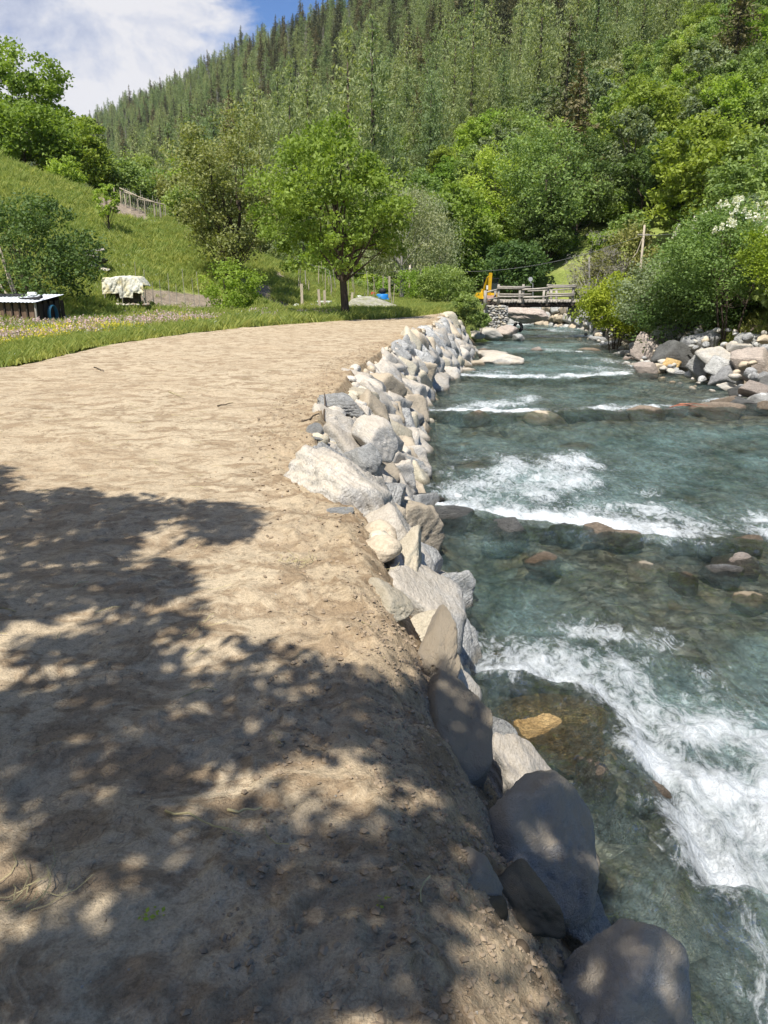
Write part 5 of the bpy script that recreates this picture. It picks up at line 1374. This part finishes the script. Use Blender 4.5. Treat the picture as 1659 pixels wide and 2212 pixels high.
# the faint blue air that softens the mountainside
m, nt, out = new_mat('thin_air_haze')
vol = nd(nt, 'ShaderNodeVolumePrincipled', {'Color': (0.80, 0.88, 1.0), 'Density': 0.00007, 'Anisotropy': 0.2})
nt.links.new(vol.outputs[0], out.inputs['Volume'])
hz = MB(); hz.box((-250, 1300, 190), (3540, 3240, 390)); meta(hz.build('haze', m), 'faint bluish haze in the valley', kind='stuff')
C.cycles.volume_bounces = 0; C.cycles.volume_step_rate = 4.0; C.cycles.volume_max_steps = 64
#@@PART2@@
# ------------------------------------------------------------------ bridge and its walls
BY = 45.0
def bx_(u, Y=BY): return float(PD(u, 650, Y)[0])
def bz_(v, Y=BY): return float(PD(1100, v, Y)[2])
bridge = empty('footbridge', (bx_(1150), BY+1.4, bz_(660))); meta(bridge, 'weathered timber bridge with round log railings crossing the stream', 'bridge')
bi = -np.array(bridge.location)
def lp(x, y, z): return np.array([x, y, z]) + bi
xL, xRr = bx_(1072), bx_(1290)
zd = bz_(651); W_ = 2.9
mbp = MB(); mbp.tube([(0, -W_/2-0.12, 0), (0, W_/2+0.12, 0)], [0.075, 0.07], 7)
pl_me = mbp.build('plank', M['oldwood'], smooth=True, me_only=True)
x_ = xL+0.12; i = 0
while x_ < xRr:
    o = ob('plank', pl_me, bridge, lp(x_, BY+W_/2+RN.uniform(-0.06, 0.06), zd-0.02+RN.uniform(-0.01, 0.012)), (RN.uniform(-0.02, 0.02), RN.uniform(0, 3), RN.uniform(-0.01, 0.01))); x_ += 0.155
for yy in (BY+0.12, BY+W_/2, BY+W_-0.12):
    m = MB(); m.tube([lp(xL-0.35, yy, zd-0.21), lp(xRr+0.6, yy, zd-0.20)], 0.12, 9); m.build('beam', M['darkwood'], bridge, smooth=True)
def rail_set(yy, us, zt, off):
    for u in us:
        xx = bx_(u); m = MB()
        m.tube([lp(xx, yy+off, zd-0.22), lp(xx+RN.uniform(-.02, .02), yy+off, zd+zt)], [0.085, 0.07], 8); m.build('post', M['oldwood_v'], bridge, smooth=True)
        m = MB(); m.tube([lp(xx, yy-0.25*np.sign(-off)*0-0.18, zd-0.22), lp(xx, yy+0.45, zd-0.22)], [0.08, 0.08], 8); m.build('cross_beam', M['darkwood'], bridge, smooth=True)
rail_set(BY, (1076, 1128.5, 1181.5, 1236), 0.93, -0.05)
rail_set(BY+W_, (1085, 1141, 1196, 1214, 1226), 0.55, 0.05)
def log(a, b, r=0.048, mt='oldwood', par=None, nm='rail', base=None):
    m = MB(); mid = (np.array(a)+np.array(b))/2 + np.array([0, 0, -0.012])
    m.tube([a, mid, b], [r, r*0.96, r*0.9], 8); return m.build(nm, M[mt], par or bridge, smooth=True)
for (u0, u1, v0, v1) in ((1072, 1144, 619.5, 619.5), (1126, 1186, 625.5, 621.5), (1178, 1242, 616.5, 616.5), (1078, 1146, 635.5, 635.5), (1128, 1182, 642, 640.5), (1180, 1240, 634.5, 634), (1074, 1130, 640.5, 640), (1180, 1238, 639, 637.5), (1072, 1130, 622.5, 622), (1180, 1240, 620.0, 619.5)):
    y_ = BY-0.16 if (u0+u1) % 2 < 1 else BY-0.14
    log(lp(bx_(u0), y_, bz_(v0)), lp(bx_(u1), y_, bz_(v1)))
Yf = BY+W_
for (u0, u1, v0, v1) in ((1084, 1142, 623, 624), (1140, 1240, 629, 624), (1086, 1240, 641, 640)):
    log(lp(float(PD(u0, 640, Yf)[0]), Yf+0.13, float(PD(u0, v0, Yf)[2])), lp(float(PD(u1, 640, Yf)[0]), Yf+0.13, float(PD(u1, v1, Yf)[2])), 0.04)
# approach railing left of the bridge
rl = empty('approach_railing', (bx_(1045), BY-0.6, bz_(664))); meta(rl, 'short log railing with one end post left of the bridge', 'railing')
ri = -np.array(rl.location)
m = MB(); m.tube([np.array([bx_(1045), BY-0.6, bz_(668)])+ri, np.array([bx_(1045), BY-0.6, bz_(627)])+ri], [0.10, 0.085], 8); m.build('post', M['oldwood_v'], rl, smooth=True)
for v0, v1 in ((632, 625), (648, 643)):
    m = MB(); m.tube([np.array([bx_(1043), BY-0.5, bz_(v0)])+ri, np.array([bx_(1074), BY-0.1, bz_(v1)])+ri], 0.045, 8); m.build('rail', M['oldwood'], rl, smooth=True)
m = MB(); m.tube([np.array([bx_(1062), BY+0.9, bz_(657)])+ri, np.array([bx_(1074), BY+0.6, bz_(638)])+ri], 0.045, 6); m.build('brace', M['darkwood'], rl, smooth=True)
# abutment of mortared round stones
def stone_wall(name, label, x0, x1, yf, z0, z1, depth, sx_, sz_, mts, seed, core='concrete', jit=0.25, bulge=0.05):
    e = empty(name, ((x0+x1)/2, yf, z0)); meta(e, label, 'wall'); ei = -np.array(e.location)
    m = MB(); m.box(np.array([(x0+x1)/2, yf+depth/2+0.06, (z0+z1)/2])+ei, (x1-x0, depth, z1-z0)); m.build('core', M[core], e)
    r = random.Random(seed); n = 0; z = z0+sz_/2; row = 0
    while z < z1 and n < 290:
        x = x0+sx_/2*(1+(row % 2)*0.6)
        while x < x1-sx_*0.25 and n < 290:
            o = rock('stone', r.choice(mts), rock_mesh(700+r.randrange(6), 'rock_pale', sub=2, ncut=9, p=9, rough=0.06, lo=0.72), e,
                   np.array([x+r.uniform(-1, 1)*sx_*jit*0.5, yf+r.uniform(-bulge, bulge)*0.5, z+r.uniform(-1, 1)*sz_*jit*0.4])+ei,
                   (r.uniform(-0.3, 0.3), r.uniform(-0.5, 0.5), r.uniform(-0.3, 0.3)))
            o.scale = (sx_*0.66*r.uniform(0.8, 1.15), 0.12+0.3*sx_, sz_*0.68*r.uniform(0.85, 1.1)); x += sx_*r.uniform(0.85, 1.1); n += 1
        z += sz_*0.93; row += 1
    return e
stone_wall('bridge_wall', 'small wall of rounded stones carrying the left end of the bridge', bx_(1054), bx_(1098), BY-0.15, bz_(712), bz_(661), 3.2, 0.18, 0.13, ['rock_white', 'rock_pale', 'rock_white', 'rock_yellow', 'rock_pale'], 4, bulge=0.08)
m = MB(); m.box((bx_(1048.5), BY+0.9, bz_(688)), (0.30, 2.2, bz_(664)-bz_(714))); meta(m.build('concrete_pier', M['concrete']), 'narrow smooth concrete edge left of the rounded stone wall', 'pier')
m = MB(); m.box((bx_(1272), BY+1.4, zd-0.55), (1.0, 3.0, 0.65)); meta(m.build('bridge_bearing', M['concrete']), 'grey concrete block under the right end of the bridge', 'bearing')
for (u, v, Y, s, mt, lab, rt) in (
    (1060, 722, 43.6, (0.78, 0.5, 0.30), 'rock_pale', 'pale boulder at the left foot of the bridge wall', 0.1),
    (1026, 726, 42.6, (0.55, 0.5, 0.26), 'rock_pale', 'grey stones ledge where the bank ends before the bridge wall', 0.0),
    (1096, 720, 43.8, (0.66, 0.6, 0.42), 'rock_pink', 'sloping pinkish boulder at the right foot of the bridge wall', 0.3),
    (1120, 731, 43.2, (0.36, 0.4, 0.22), 'rock_white', 'pale pointed boulder where the bridge wall meets the water', 0.5)):
    boulder('foundation_boulder', lab, 'boulder', PD(u, v, Y), s, (0.1, 0.15, rt), mt, 380+int(u) % 5, sub=4, p=12)
# black tyre by the water
m = MB(); c0 = PD(1119, 707, 46.5); pts = [c0+np.array([0.22*math.cos(t), 0.06*math.sin(t), 0.24*math.sin(t)]) for t in np.linspace(0, 2*PI, 17)]
m.tube(pts, 0.09, 8, caps=False); meta(m.build('tyre', M['black'], smooth=True), 'black round tyre behind the pinkish boulder under the bridge', 'tyre')
# far side: the pale boulder, gravel bar and the curved stone wall
boulder('boulder', 'very large pale pinkish boulder seen beneath the bridge', 'boulder', PD(1146, 681, 53.5), (1.55, 1.0, 0.52), (0.05, 0.1, 0.15), 'rock_pink', 390, sub=5, p=16, rough=0.16)
boulder('boulder', 'brown boulder against the bridge wall behind the pinkish one', 'boulder', PD(1106, 667, 55), (0.8, 0.7, 0.6), (0, 0, 0.3), 'rock_brown', 391, sub=4)
FW = [PD(u, v, Y) for u, v, Y in ((1060, 656, 62), (1130, 659, 61), (1190, 662, 59.5), (1235, 666, 57), (1270, 674, 54), (1300, 684, 50.5), (1318, 690, 48.5))]
fe = empty('far_stone_wall', FW[3]); meta(fe, 'long curving wall of pale boulders on the far bank behind the bridge', 'wall'); fi = -np.array(fe.location)
n = 0
for a, b in zip(FW[:-1], FW[1:]):
    L = np.linalg.norm((b-a)[:2]); k = max(2, int(L/0.62))
    for i in range(k):
        for row in range(3):
            q = a+(b-a)*((i+RN.uniform(0, 0.8))/k); s = RN.uniform(0.34, 0.56)
            z = q[2]-0.15-row*0.62
            o = rock('stone', RN.choice(['rock_white', 'rock_pale', 'rock_white', 'rock_tan']), rock_mesh(220+RN.randrange(8), 'rock_pale', sub=3, ncut=4, p=40, rough=0.10, rs=1.8, block=True), fe, q+fi+np.array([RN.uniform(-.1, .1), -0.22*row, z-q[2]]), (RN.uniform(-.5, .5), RN.uniform(-.5, .5), RN.uniform(0, 3)), (s, s*0.9, s*0.85)); n += 1
print('far stones', n)
m = MB()
xs_ = [q[0] for q in FW]
for a, b in zip(FW[:-1], FW[1:]):
    c0 = (a+b)/2; ang = math.atan2(b[1]-a[1], b[0]-a[0]); L = np.linalg.norm((b-a)[:2])
    m.box(c0+fi+np.array([0.35*math.sin(ang)*-1, 0.55, -1.0]), (L+0.5, 0.9, 2.1), Matrix.Rotation(ang, 4, 'Z'))
m.build('earth_core', M['concrete'], fe)
pts = []
for i in range(190):
    t = RN.random(); u = 1095+t*125; v = 684+10*t+RN.uniform(-4, 9)
    p = P(u, v, -1.83); pts.append((p[0], p[1], -1.80+RN.uniform(-0.05, 0.08)))
rubble('gravel_bar', pts, 0.10, 0.30, ['rock_white', 'rock_pale', 'rock_white'], 'bar of pale cobbles in the stream behind the bridge', seed=9)
pts = []
for i in range(80):
    p = PW(RN.uniform(1190, 1320), RN.uniform(700, 712)); 
    if RN.random() < 0.4: pts.append((p[0], p[1]+2, float(zw(p[1]))))
rubble('far_rubble', pts or [(9, 50, -1.8)], 0.08, 0.22, ['rock_white', 'rock_pale'], 'pale rubble at the foot of the far wall', seed=10)

# ------------------------------------------------------------------ excavator
EY = 50.5
ex = empty('excavator', (float(PD(1052, 650, EY)[0]), EY, float(PD(1056, 661, EY)[2])), 0.25); meta(ex, 'small yellow excavator with a dark cab parked behind the bridge end', 'excavator'); ex.scale = (1.05, 1.05, 0.92)
for s in (-1, 1):
    m = MB(); m.box((s*0.42, 0.1, 0.20), (0.26, 1.6, 0.34)); m.tube([(s*0.42-0.13, -0.7, 0.2), (s*0.42+0.13, -0.7, 0.2)], 0.17, 10); m.tube([(s*0.42-0.13, 0.9, 0.2), (s*0.42+0.13, 0.9, 0.2)], 0.17, 10); m.build('track', M['black'], ex)
m = MB(); m.box((0, 0.1, 0.42), (0.7, 0.8, 0.14)); m.build('undercarriage', M['steel'], ex)
m = MB(); m.box((0.08, 0.35, 0.68), (1.05, 1.3, 0.38), taper=0.94); m.box((0.30, 0.75, 0.98), (0.62, 0.6, 0.26), taper=0.85); m.build('body', M['yellow'], ex)
cb = MB()
for dx in (-0.32, 0.32):
    for dy in (-0.4, 0.4): cb.tube([(0.30+dx, 0.25+dy, 0.85), (0.30+dx*0.92, 0.25+dy*0.92, 1.78)], 0.035, 6)
cb.box((0.30, 0.25, 1.82), (0.72, 0.95, 0.07)); cab = cb.build('cab', M['black'], ex)
m = MB(); m.box((0.30, 0.25, 1.32), (0.58, 0.76, 0.88), taper=0.92); m.build('window', M['glass'], cab)
m = MB(); m.tube([(-0.30, -0.25, 0.75), (-0.34, -0.55, 1.35), (-0.36, -0.95, 1.85), (-0.38, -1.25, 1.95)], [0.11, 0.12, 0.10, 0.07], 6); m.build('boom', M['yellow'], ex)
m = MB(); m.box((-0.40, -1.36, 1.45), (0.13, 0.2, 1.45), Matrix.Rotation(0.08, 4, 'X')); arm = m.build('arm', M['yellow'], ex)
m = MB(); m.tube([(-0.26, -0.55, 0.95), (-0.27, -1.0, 1.7)], 0.045, 7); m.tube([(-0.40, -1.15, 1.9), (-0.40, -1.25, 1.2)], 0.035, 6); m.build('hydraulic_ram', M['steel'], ex)
m = MB()
V = []
for sx_ in (-0.26, 0.26):
    for (yy, zz) in ((-1.2, 0.75), (-1.55, 0.72), (-1.78, 0.42), (-1.62, 0.14), (-1.30, 0.08)): V.append((-0.40+sx_, yy, zz))
m.add(V, [[0, 1, 6, 5], [1, 2, 7, 6], [2, 3, 8, 7], [3, 4, 9, 8]], [[0, 1, 2], [0, 2, 3], [0, 3, 4], [5, 7, 6], [5, 8, 7], [5, 9, 8]])
bkt = m.build('bucket', M['rust'], ex)
for k in range(4):
    m = MB(); m.box((-0.62+k*0.15, -1.26, 0.03), (0.05, 0.05, 0.13), taper=0.5); m.build('tooth', M['steel'], bkt)
m = MB(); m.box((-0.54, -1.3, 1.25), (0.10, 0.06, 0.26)); m.build('lamp', M['white'], ex)

# ------------------------------------------------------------------ sign, poles and cable
SY = 58.0; s0 = PD(1146, 603, SY)
sg = empty('round_sign', PD(1153, 646, SY)); meta(sg, 'round grey traffic sign seen from behind on a bent pole beyond the bridge', 'sign'); si = -np.array(sg.location)
m = MB(); m.tube([s0+si+np.array([0, -0.01, 0]), s0+si+np.array([0, 0.02, 0])], 0.155, 20); m.build('disc', M['grey'], sg)
a = PD(1152, 648, SY); b = PD(1151, 612, SY)
m = MB(); m.tube([a+si-np.array([0, 0, 0.3]), b+si, b+si+np.array([-0.16, 0, 0.02]), s0+si+np.array([0, 0.03, -0.05])], 0.022, 6); m.build('pole', M['grey'], sg)
def pole(u, vt, vb, Y, label, arm=False):
    t = PD(u, vt, Y); b = PD(u, vb, Y); g = float(G(b[0], b[1])); e = empty('utility_pole', (b[0], Y, min(b[2], g)-0.3)); meta(e, label, 'pole')
    h = t[2]-(min(b[2], g)-0.3); m = MB(); m.tube([(0, 0, 0), (0, 0, h)], [0.085, 0.065], 8); m.build('shaft', M['stake'], e, smooth=True)
    if arm:
        m = MB(); m.box((0, 0, h-0.55), (0.75, 0.07, 0.07)); m.build('cross_arm', M['oldwood'], e)
        m = MB(); m.tube([(0, 0, h-0.55), (-0.32, 0, h-1.6), (-0.55, 0, h-1.9)], 0.025, 5); m.build('stay', M['stake'], e)
    else:
        m = MB(); m.tube([(0, -0.1, h-0.18), (0, 0.1, h-0.18)], 0.05, 6); m.build('insulator', M['white'], e)
    return t
t1 = pole(885, 573, 640, 52, 'pale wooden utility pole standing in front of the birches')
t2 = pole(1387, 486, 545, 50, 'utility pole with a short cross arm rising above the right bank bushes', True)
def cable(a, b, sag, lab):
    m = MB(); pts = [a+(b-a)*t - np.array([0, 0, sag*4*t*(1-t)]) for t in np.linspace(0, 1, 20)]
    m.tube(pts, 0.010, 4, caps=False); meta(m.build('cable', M['wire']), lab, 'cable')
cable(t1-np.array([0, 0, 0.2]), t2-np.array([0, 0, 0.6]), 0.9, 'thin cable running between the two utility poles')
cable(PD(640, 560, 60), t1-np.array([0, 0, 0.2]), 0.6, 'thin cable running left from the pale utility pole')
cable(t2-np.array([0, 0, 0.6]), PD(1760, 420, 42), 0.5, 'thin cable running right from the pole with the cross arm')

# ------------------------------------------------------------------ low shed at the left
C0 = P(86, 711, 0.0); C0[2] = float(G(C0[0], C0[1]))
sh = empty('shed', C0, -0.35); meta(sh, 'low dark timber shed with a pale sheet roof cut by the left picture edge', 'shed')
hf, hb, LN, DP = 0.84, 1.0, 4.2, 1.0
x = -0.14; i = 0
while x > -LN:
    w = 0.20+RN.uniform(-0.02, 0.02)
    m = MB(); m.box((x-w/2, 0.0+RN.uniform(-0.01, 0.01), hf/2), (w, 0.03, hf-0.02)); m.build('board', M['brownwood'], sh)
    m = MB(); m.box((x-w-0.045, -0.03, hf/2), (0.05, 0.05, hf)); m.build('batten', M['darkwood'], sh)
    x -= w+0.10
m = MB(); m.box((-LN/2, 0.06, hf/2), (LN, 0.03, hf-0.04)); m.box((-LN/2, DP, hb/2), (LN, 0.04, hb)); m.box((-0.05, DP/2+0.05, hf/2), (0.03, DP-0.06, hf-0.06)); m.box((-LN, DP/2, hf/2), (0.04, DP, hf)); m.build('inner_wall', M['darkwood'], sh)
for k in range(5):
    m = MB(); m.box((0.0, 0.12+k*0.25, hf/2+0.04), (0.025, 0.15, hf+0.02)); m.build('end_board', M['darkwood'], sh)  # shade on this end is put into the darker board colour
m = MB(); m.tube([(-0.02, -0.05, 0), (-0.02, -0.05, hf)], 0.04, 6); m.build('corner_post', M['oldwood_v'], sh)
V = []; Q = []; nx = 90; ny = 2
for i in range(nx):
    xx = 0.12-(LN+0.3)*i/(nx-1)
    for j in range(ny):
        t = j/(ny-1); V.append((xx, -0.18+t*(DP+0.3), hf+0.03+t*(hb-hf+0.05)+0.012*math.sin(i*2.1)))
for i in range(nx-1): Q.append([i*2, i*2+1, i*2+3, i*2+2])
b0 = len(V); V += [(a_[0], a_[1], a_[2]-0.012) for a_ in V[:b0]]; Q += [[q[3]+b0, q[2]+b0, q[1]+b0, q[0]+b0] for q in Q]
Q += [[i*2, i*2+2, i*2+2+b0, i*2+b0] for i in range(nx-1)]
m = MB(); m.add(V, Q); m.build('roof', M['tin'], sh, smooth=True)
def on_shed(x, y): 
    R = Matrix.Rotation(-0.35, 4, 'Z'); q = R @ Vector((x, y, hf+0.06+(y+0.18)/(DP+0.3)*(hb-hf+0.05))); return np.array(q[:])+C0
m = MB(); pts = [on_shed(0.1-0.16*k, 0.15-0.02*k+0.02*math.sin(k))+np.array([0, 0, 0.03+0.05*(k == 0)]) for k in range(6)]
m.tube(pts, [0.06, 0.05, 0.045, 0.035, 0.03, 0.02], 7); meta(m.build('rolled_sheet', M['black'], smooth=True), 'black rolled cloth lying on the right end of the shed roof', 'cloth')
m = MB(); pts = [on_shed(-1.0-0.18*k, 0.55)+np.array([0, 0, 0.04]) for k in range(7)]
m.tube(pts, 0.045, 7); meta(m.build('black_pipe', M['black'], smooth=True), 'black pipe lying on the left part of the shed roof', 'pipe')
m = MB(); m.box(on_shed(-0.85, 0.75)+np.array([0, 0, 0.06]), (0.32, 0.2, 0.10), taper=0.7); meta(m.build('folded_bag', M['white']), 'crumpled white bag on the shed roof beside the leaning poles', 'bag')
R = Matrix.Rotation(-0.35, 4, 'Z'); m = MB()
for q in range(3):
    pts = [np.array((R @ Vector((0.10+0.02*q, 0.5+0.17*math.cos(t)+0.03*q, 0.45+0.30*math.sin(t))))[:])+C0 for t in np.linspace(0, 2*PI, 17)]
    m.tube(pts, 0.018, 5, caps=False)
meta(m.build('blue_hose', M['bluehose'], smooth=True), 'coil of blue hose hanging on the right end of the shed', 'hose')
for (u0, v0, u1, v1, lb) in ((-25, 470, 40, 640, 'long pale pole leaning over the left end of the shed, topmost'), (5, 560, 33, 640, 'thin pole leaning behind the shed roof'), (-10, 600, 26, 645, 'short pole leaning lowest behind the shed roof')):
    a = PD(u0, v0, 27.5); b = PD(u1, v1+8, 27.2); m = MB(); m.tube([a, b], [0.03, 0.045], 6); meta(m.build('leaning_pole', M['stake'], smooth=True), lb, 'pole')
a = PD(128, 668, 27.0); b = PD(146, 690, 26.4); m = MB(); m.tube([a, b], 0.045, 6); meta(m.build('prop_plank', M['oldwood']), 'short grey plank leaning at the right end of the shed', 'plank')

# ------------------------------------------------------------------ heap under the tarpaulin
tp_ = P(283, 686, 0); tp_[2] = float(G(tp_[0], tp_[1]))
hw = 0.86
r = np.random.default_rng(12)
e = empty('covered_heap', tp_); meta(e, 'brown heap half covered by a creased cream tarpaulin in the meadow', 'heap')
V, F = rock_data(801, sub=4, ncut=9, p=7, rough=0.18, rs=3.0)
V = V*np.array([0.84, 0.55, 0.56]) + np.array([0, 0, 0.50]); ob('heap', mesh('heap', V, F, [M['hay']]), e)
n1_, n2_ = 70, 60; U, T = np.meshgrid(np.linspace(-1, 1, n1_), np.linspace(0, 1, n2_))
edge = 0.05+0.10*fb2(U*2, U*0, 2, 5)
yy = np.where(T < 0.45, 0.45-T/0.45*1.05, -0.60-0.10*(T-0.45))
top = 1.10-0.05*np.abs(U)+0.05*fb2(U*2, T*3, 3, 7)
drop = np.where(U < -0.2, 0.62, np.where(U < 0.45, 0.80, 0.58))
zz = np.where(T < 0.45, top+0.02, top-(T-0.45)/0.55*drop)
xx = U*0.84
side = np.maximum(U-0.62, 0)/0.38; zz = zz-side**1.5*0.30*(T < 0.9); xx = xx-side*0.03
fold = fb2(U*4+T*2, T*2.5, 4, 9, 0.6); yy = yy - 0.10*fold*(0.3+T); zz = zz + 0.045*fb2(U*5, T*6, 3, 10)
tm = mesh('tarpaulin', np.stack([xx, yy, zz], -1).reshape(-1, 3), grid_faces(n2_, n1_), [M['tarp']]); to = ob('tarpaulin', tm, e)
sm = to.modifiers.new('thick', 'SOLIDIFY'); sm.thickness = 0.012
m = MB()
for (sx_, hh) in ((-0.80, 0.5), (0.78, 0.3), (-0.3, 0.3)): m.tube([(sx_, -0.55, -0.1), (sx_, -0.52, hh)], 0.03, 6)
m.build('prop', M['oldwood_v'], e)
pts = [(tp_[0]+RN.uniform(-0.5, 1.0), tp_[1]-0.65+RN.uniform(-0.15, 0.1), tp_[2]+0.04) for _ in range(40)]
rubble('heap_rubble', pts, 0.03, 0.10, ['rock_pale', 'rock_brown'], 'stones and chips at the foot of the covered heap', seed=12)
# black crates
CB = []
for i, (u, v, k, lb) in enumerate(((222, 676, 0, 'black crate lowest and nearest right of the dark bush'), (208, 672, 0, 'black crate beside the lowest one, toward the bush'), (224, 661, 1, 'black crate stacked on the lowest one'), (205, 658, 1, 'black crate stacked nearest to the bush'), (214, 663, 1, 'black crate in the middle of the stack'))):
    p = PD(u, v, 33.5 + 0.3*(i % 2)); e = empty('crate', p, 0.3+0.1*i); meta(e, lb, 'crate', 'black crates beside the covered heap')
    m = MB(); w, d, h = 0.34, 0.28, 0.20
    m.box((0, 0, 0.01), (w, d, 0.02)); m.box((0, -d/2, h/2), (w, 0.02, h)); m.box((0, d/2, h/2), (w, 0.02, h)); m.box((-w/2, 0, h/2), (0.02, d, h)); m.box((w/2, 0, h/2), (0.02, d, h)); m.build('box', M['black'], e)
    m = MB(); m.box((0, 0, h+0.0), (w+0.04, d+0.04, 0.03)); m.build('rim', M['black'], e)
for (u0, v0, u1, v1, lb) in ((218, 682, 248, 682, 'pale log lying in front of the black crates, upper one'), (222, 687, 245, 686, 'pale log lying in front of the black crates, lower one')):
    a = P(u0, v0, 0.10); b = P(u1, v1, 0.10); m = MB(); m.tube([a, b], [0.06, 0.055], 8); meta(m.build('log', M['stake'], smooth=True), lb, 'log')
# pile of stone slabs on the slope
sp0 = hit(205, 585); e = empty('slab_pile', sp0); meta(e, 'small pile of grey stone slabs on the meadow slope beside the dark bush', 'stone pile')
for k in range(16):
    o = rock('slab', RN.choice(['rock_grey', 'rock_dark', 'rock_pale']), rock_mesh(820+k % 4, 'rock_grey', sub=2, ncut=8, p=14), e, (RN.uniform(-0.35, 0.4), RN.uniform(-0.3, 0.3), 0.06+0.055*k), (RN.uniform(-0.3, 0.3), RN.uniform(-0.3, 0.3), RN.uniform(0, 3)), (0.34, 0.26, 0.06))

# ------------------------------------------------------------------ fences, stakes, garden things
fe_ = hit(305, 470); e = empty('hillside_fence', fe_); meta(e, 'thin wooden fence of poles and slender stakes crossing the meadow slope', 'fence'); ei = -np.array(fe_)
top_l = []
for u, v0, h in ((248, 436, 0.85), (262, 441, 0.8), (272, 446, 0.75), (284, 452, 0.95), (300, 458, 0.8), (314, 464, 0.95), (335, 470, 0.8), (348, 474, 0.9), (358, 477, 0.95)):
    p = hit(u, v0+3, 20); m = MB(); m.tube([p+ei-np.array([0, 0, 0.2]), p+ei+np.array([RN.uniform(-.04, .04), 0, h])], 0.03, 6); m.build('post', M['stake'], e); top_l.append(p+np.array([0, 0, h]))
for k in range(22):
    u = 262+k*4.4; p = hit(u, 444+(u-262)*0.37, 20); m = MB(); m.tube([p+ei, p+ei+np.array([RN.uniform(-.05, .05), 0, RN.uniform(0.8, 1.3)])], 0.016, 4); m.build('stake', M['oldwood_v'], e)
for (i0, i1, dz) in ((1, 4, 0.15), (2, 6, 0.12), (4, 8, 0.0)):
    m = MB(); m.tube([top_l[i0]+ei+np.array([0, 0, dz]), top_l[i1]+ei+np.array([0, 0, dz])], 0.035, 6); m.build('rail', M['stake'], e)
def stake(u, vb, h, mt, r, lab, grp, lean=0.05, nm='stake'):
    p = hit(u, vb, 20); m = MB(); m.tube([(0, 0, -0.1), (RN.uniform(-lean, lean)*h, RN.uniform(-lean, lean)*h, h)], [r, r*0.7], 5)
    o = m.build(nm, M[mt], None); o.location = [float(k) for k in p]; meta(o, lab, 'stake', grp)
for k in range(11):
    stake(265+k*17+RN.uniform(-5, 5), 668-RN.uniform(0, 7), RN.uniform(1.0, 1.75), 'oldwood_v', 0.016, 'thin bean stake standing in the meadow behind the covered heap', 'thin stakes behind the covered heap')
for k in range(26):
    u = RN.uniform(636, 850); vb = 618+(u-636)*0.22+RN.uniform(-14, 16)
    stake(u, vb, RN.uniform(0.7, 1.7), RN.choice(['stake', 'oldwood_v', 'stake']), RN.uniform(0.018, 0.035), 'wooden stake in the garden behind the field tree', 'stakes in the garden', 0.15)
for (u, vb, h, lb) in ((653, 668, 1.15, 'thick grey post beside the white sheet in the garden'), (690, 668, 0.9, 'leaning grey plank stuck in the ground left of the field tree'), (702, 668, 0.85, 'upright pale board left of the field tree'), (760, 664, 0.7, 'short pale board leaning right of the field tree trunk'), (841, 655, 1.5, 'bundle post right of the blue barrel')):
    p = hit(u, vb, 20); m = MB(); m.box((0, 0, h/2), (0.13, 0.05, h+0.2), Matrix.Rotation(RN.uniform(-0.35, 0.1) if 'lean' in lb else 0, 4, 'Y')); o = m.build('garden_post', M['stake'], None); o.location = [float(k) for k in p]; meta(o, lb, 'post')
boulder('lichened_rock', 'broad lichen covered rock lying in the grass right of the field tree', 'rock', hit(812, 676, 20)+np.array([0, 0.3, 0.1]), (1.55, 0.9, 0.55), (0.05, 0.12, -0.1), 'rock_lichen', 392, sub=4, p=9, rough=0.12)
boulder('flat_rock', 'flat whitish slab on the grass left of the thick grey post', 'rock', hit(665, 662, 20), (0.75, 0.4, 0.13), (0, 0, 0.1), 'rock_white', 393, sub=3)
m = MB(); m.box((0, 0, 0.17), (0.78, 0.4, 0.3)); o = m.build('white_block', M['white']); o.location = [float(k) for k in hit(701, 664, 20)]; meta(o, 'long white block lying in the grass left of the field tree', 'block')
p = hit(826, 656, 20)
m = MB(); m.tube([(0, 0, 0), (0, 0, 0.08), (0, 0, 0.5), (0, 0, 0.55)], [0.33, 0.36, 0.36, 0.30], 16); m.tube([(-0.35, -0.1, 0.1), (0.4, -0.15, 0.2)], 0.12, 8); o = m.build('blue_barrel', M['blue'], smooth=True); o.location = [float(k) for k in p]; meta(o, 'bright blue plastic container behind the lichen covered rock', 'container')
m = MB(); m.tube([(0, 0, 0.0), (0, 0, 0.06), (0, 0, 0.25), (0, 0, 0.33)], [0.10, 0.21, 0.22, 0.08], 12); o = m.build('black_kettle', M['black'], smooth=True); o.location = [float(k) for k in p+np.array([0.02, 0.05, 0.56])]; meta(o, 'round black pot resting on the blue container', 'pot')
m = MB(); m.box((0, 0, 0.25), (0.35, 0.2, 0.5), taper=0.6); o = m.build('red_cloth', M['red']); o.location = [float(k) for k in hit(806, 650, 20)]; meta(o, 'faded red and white cloth hanging left of the blue container', 'cloth')
for (u, v, lb) in ((790, 652, 'white bag lying left of the red cloth'), (775, 650, 'white bag lying farthest left in the garden row'), (845, 648, 'small white bundle right of the blue container'), (640, 668, 'small white bag on the grass at the left of the garden')):
    o = ob('white_bag', rock_mesh(830, 'white', sub=2, ncut=8, p=6, rough=0.15), None, hit(u, v, 20)+np.array([0, 0, 0.1]), (0, 0, RN.random()), (0.24, 0.16, 0.17)); meta(o, lb, 'bag')
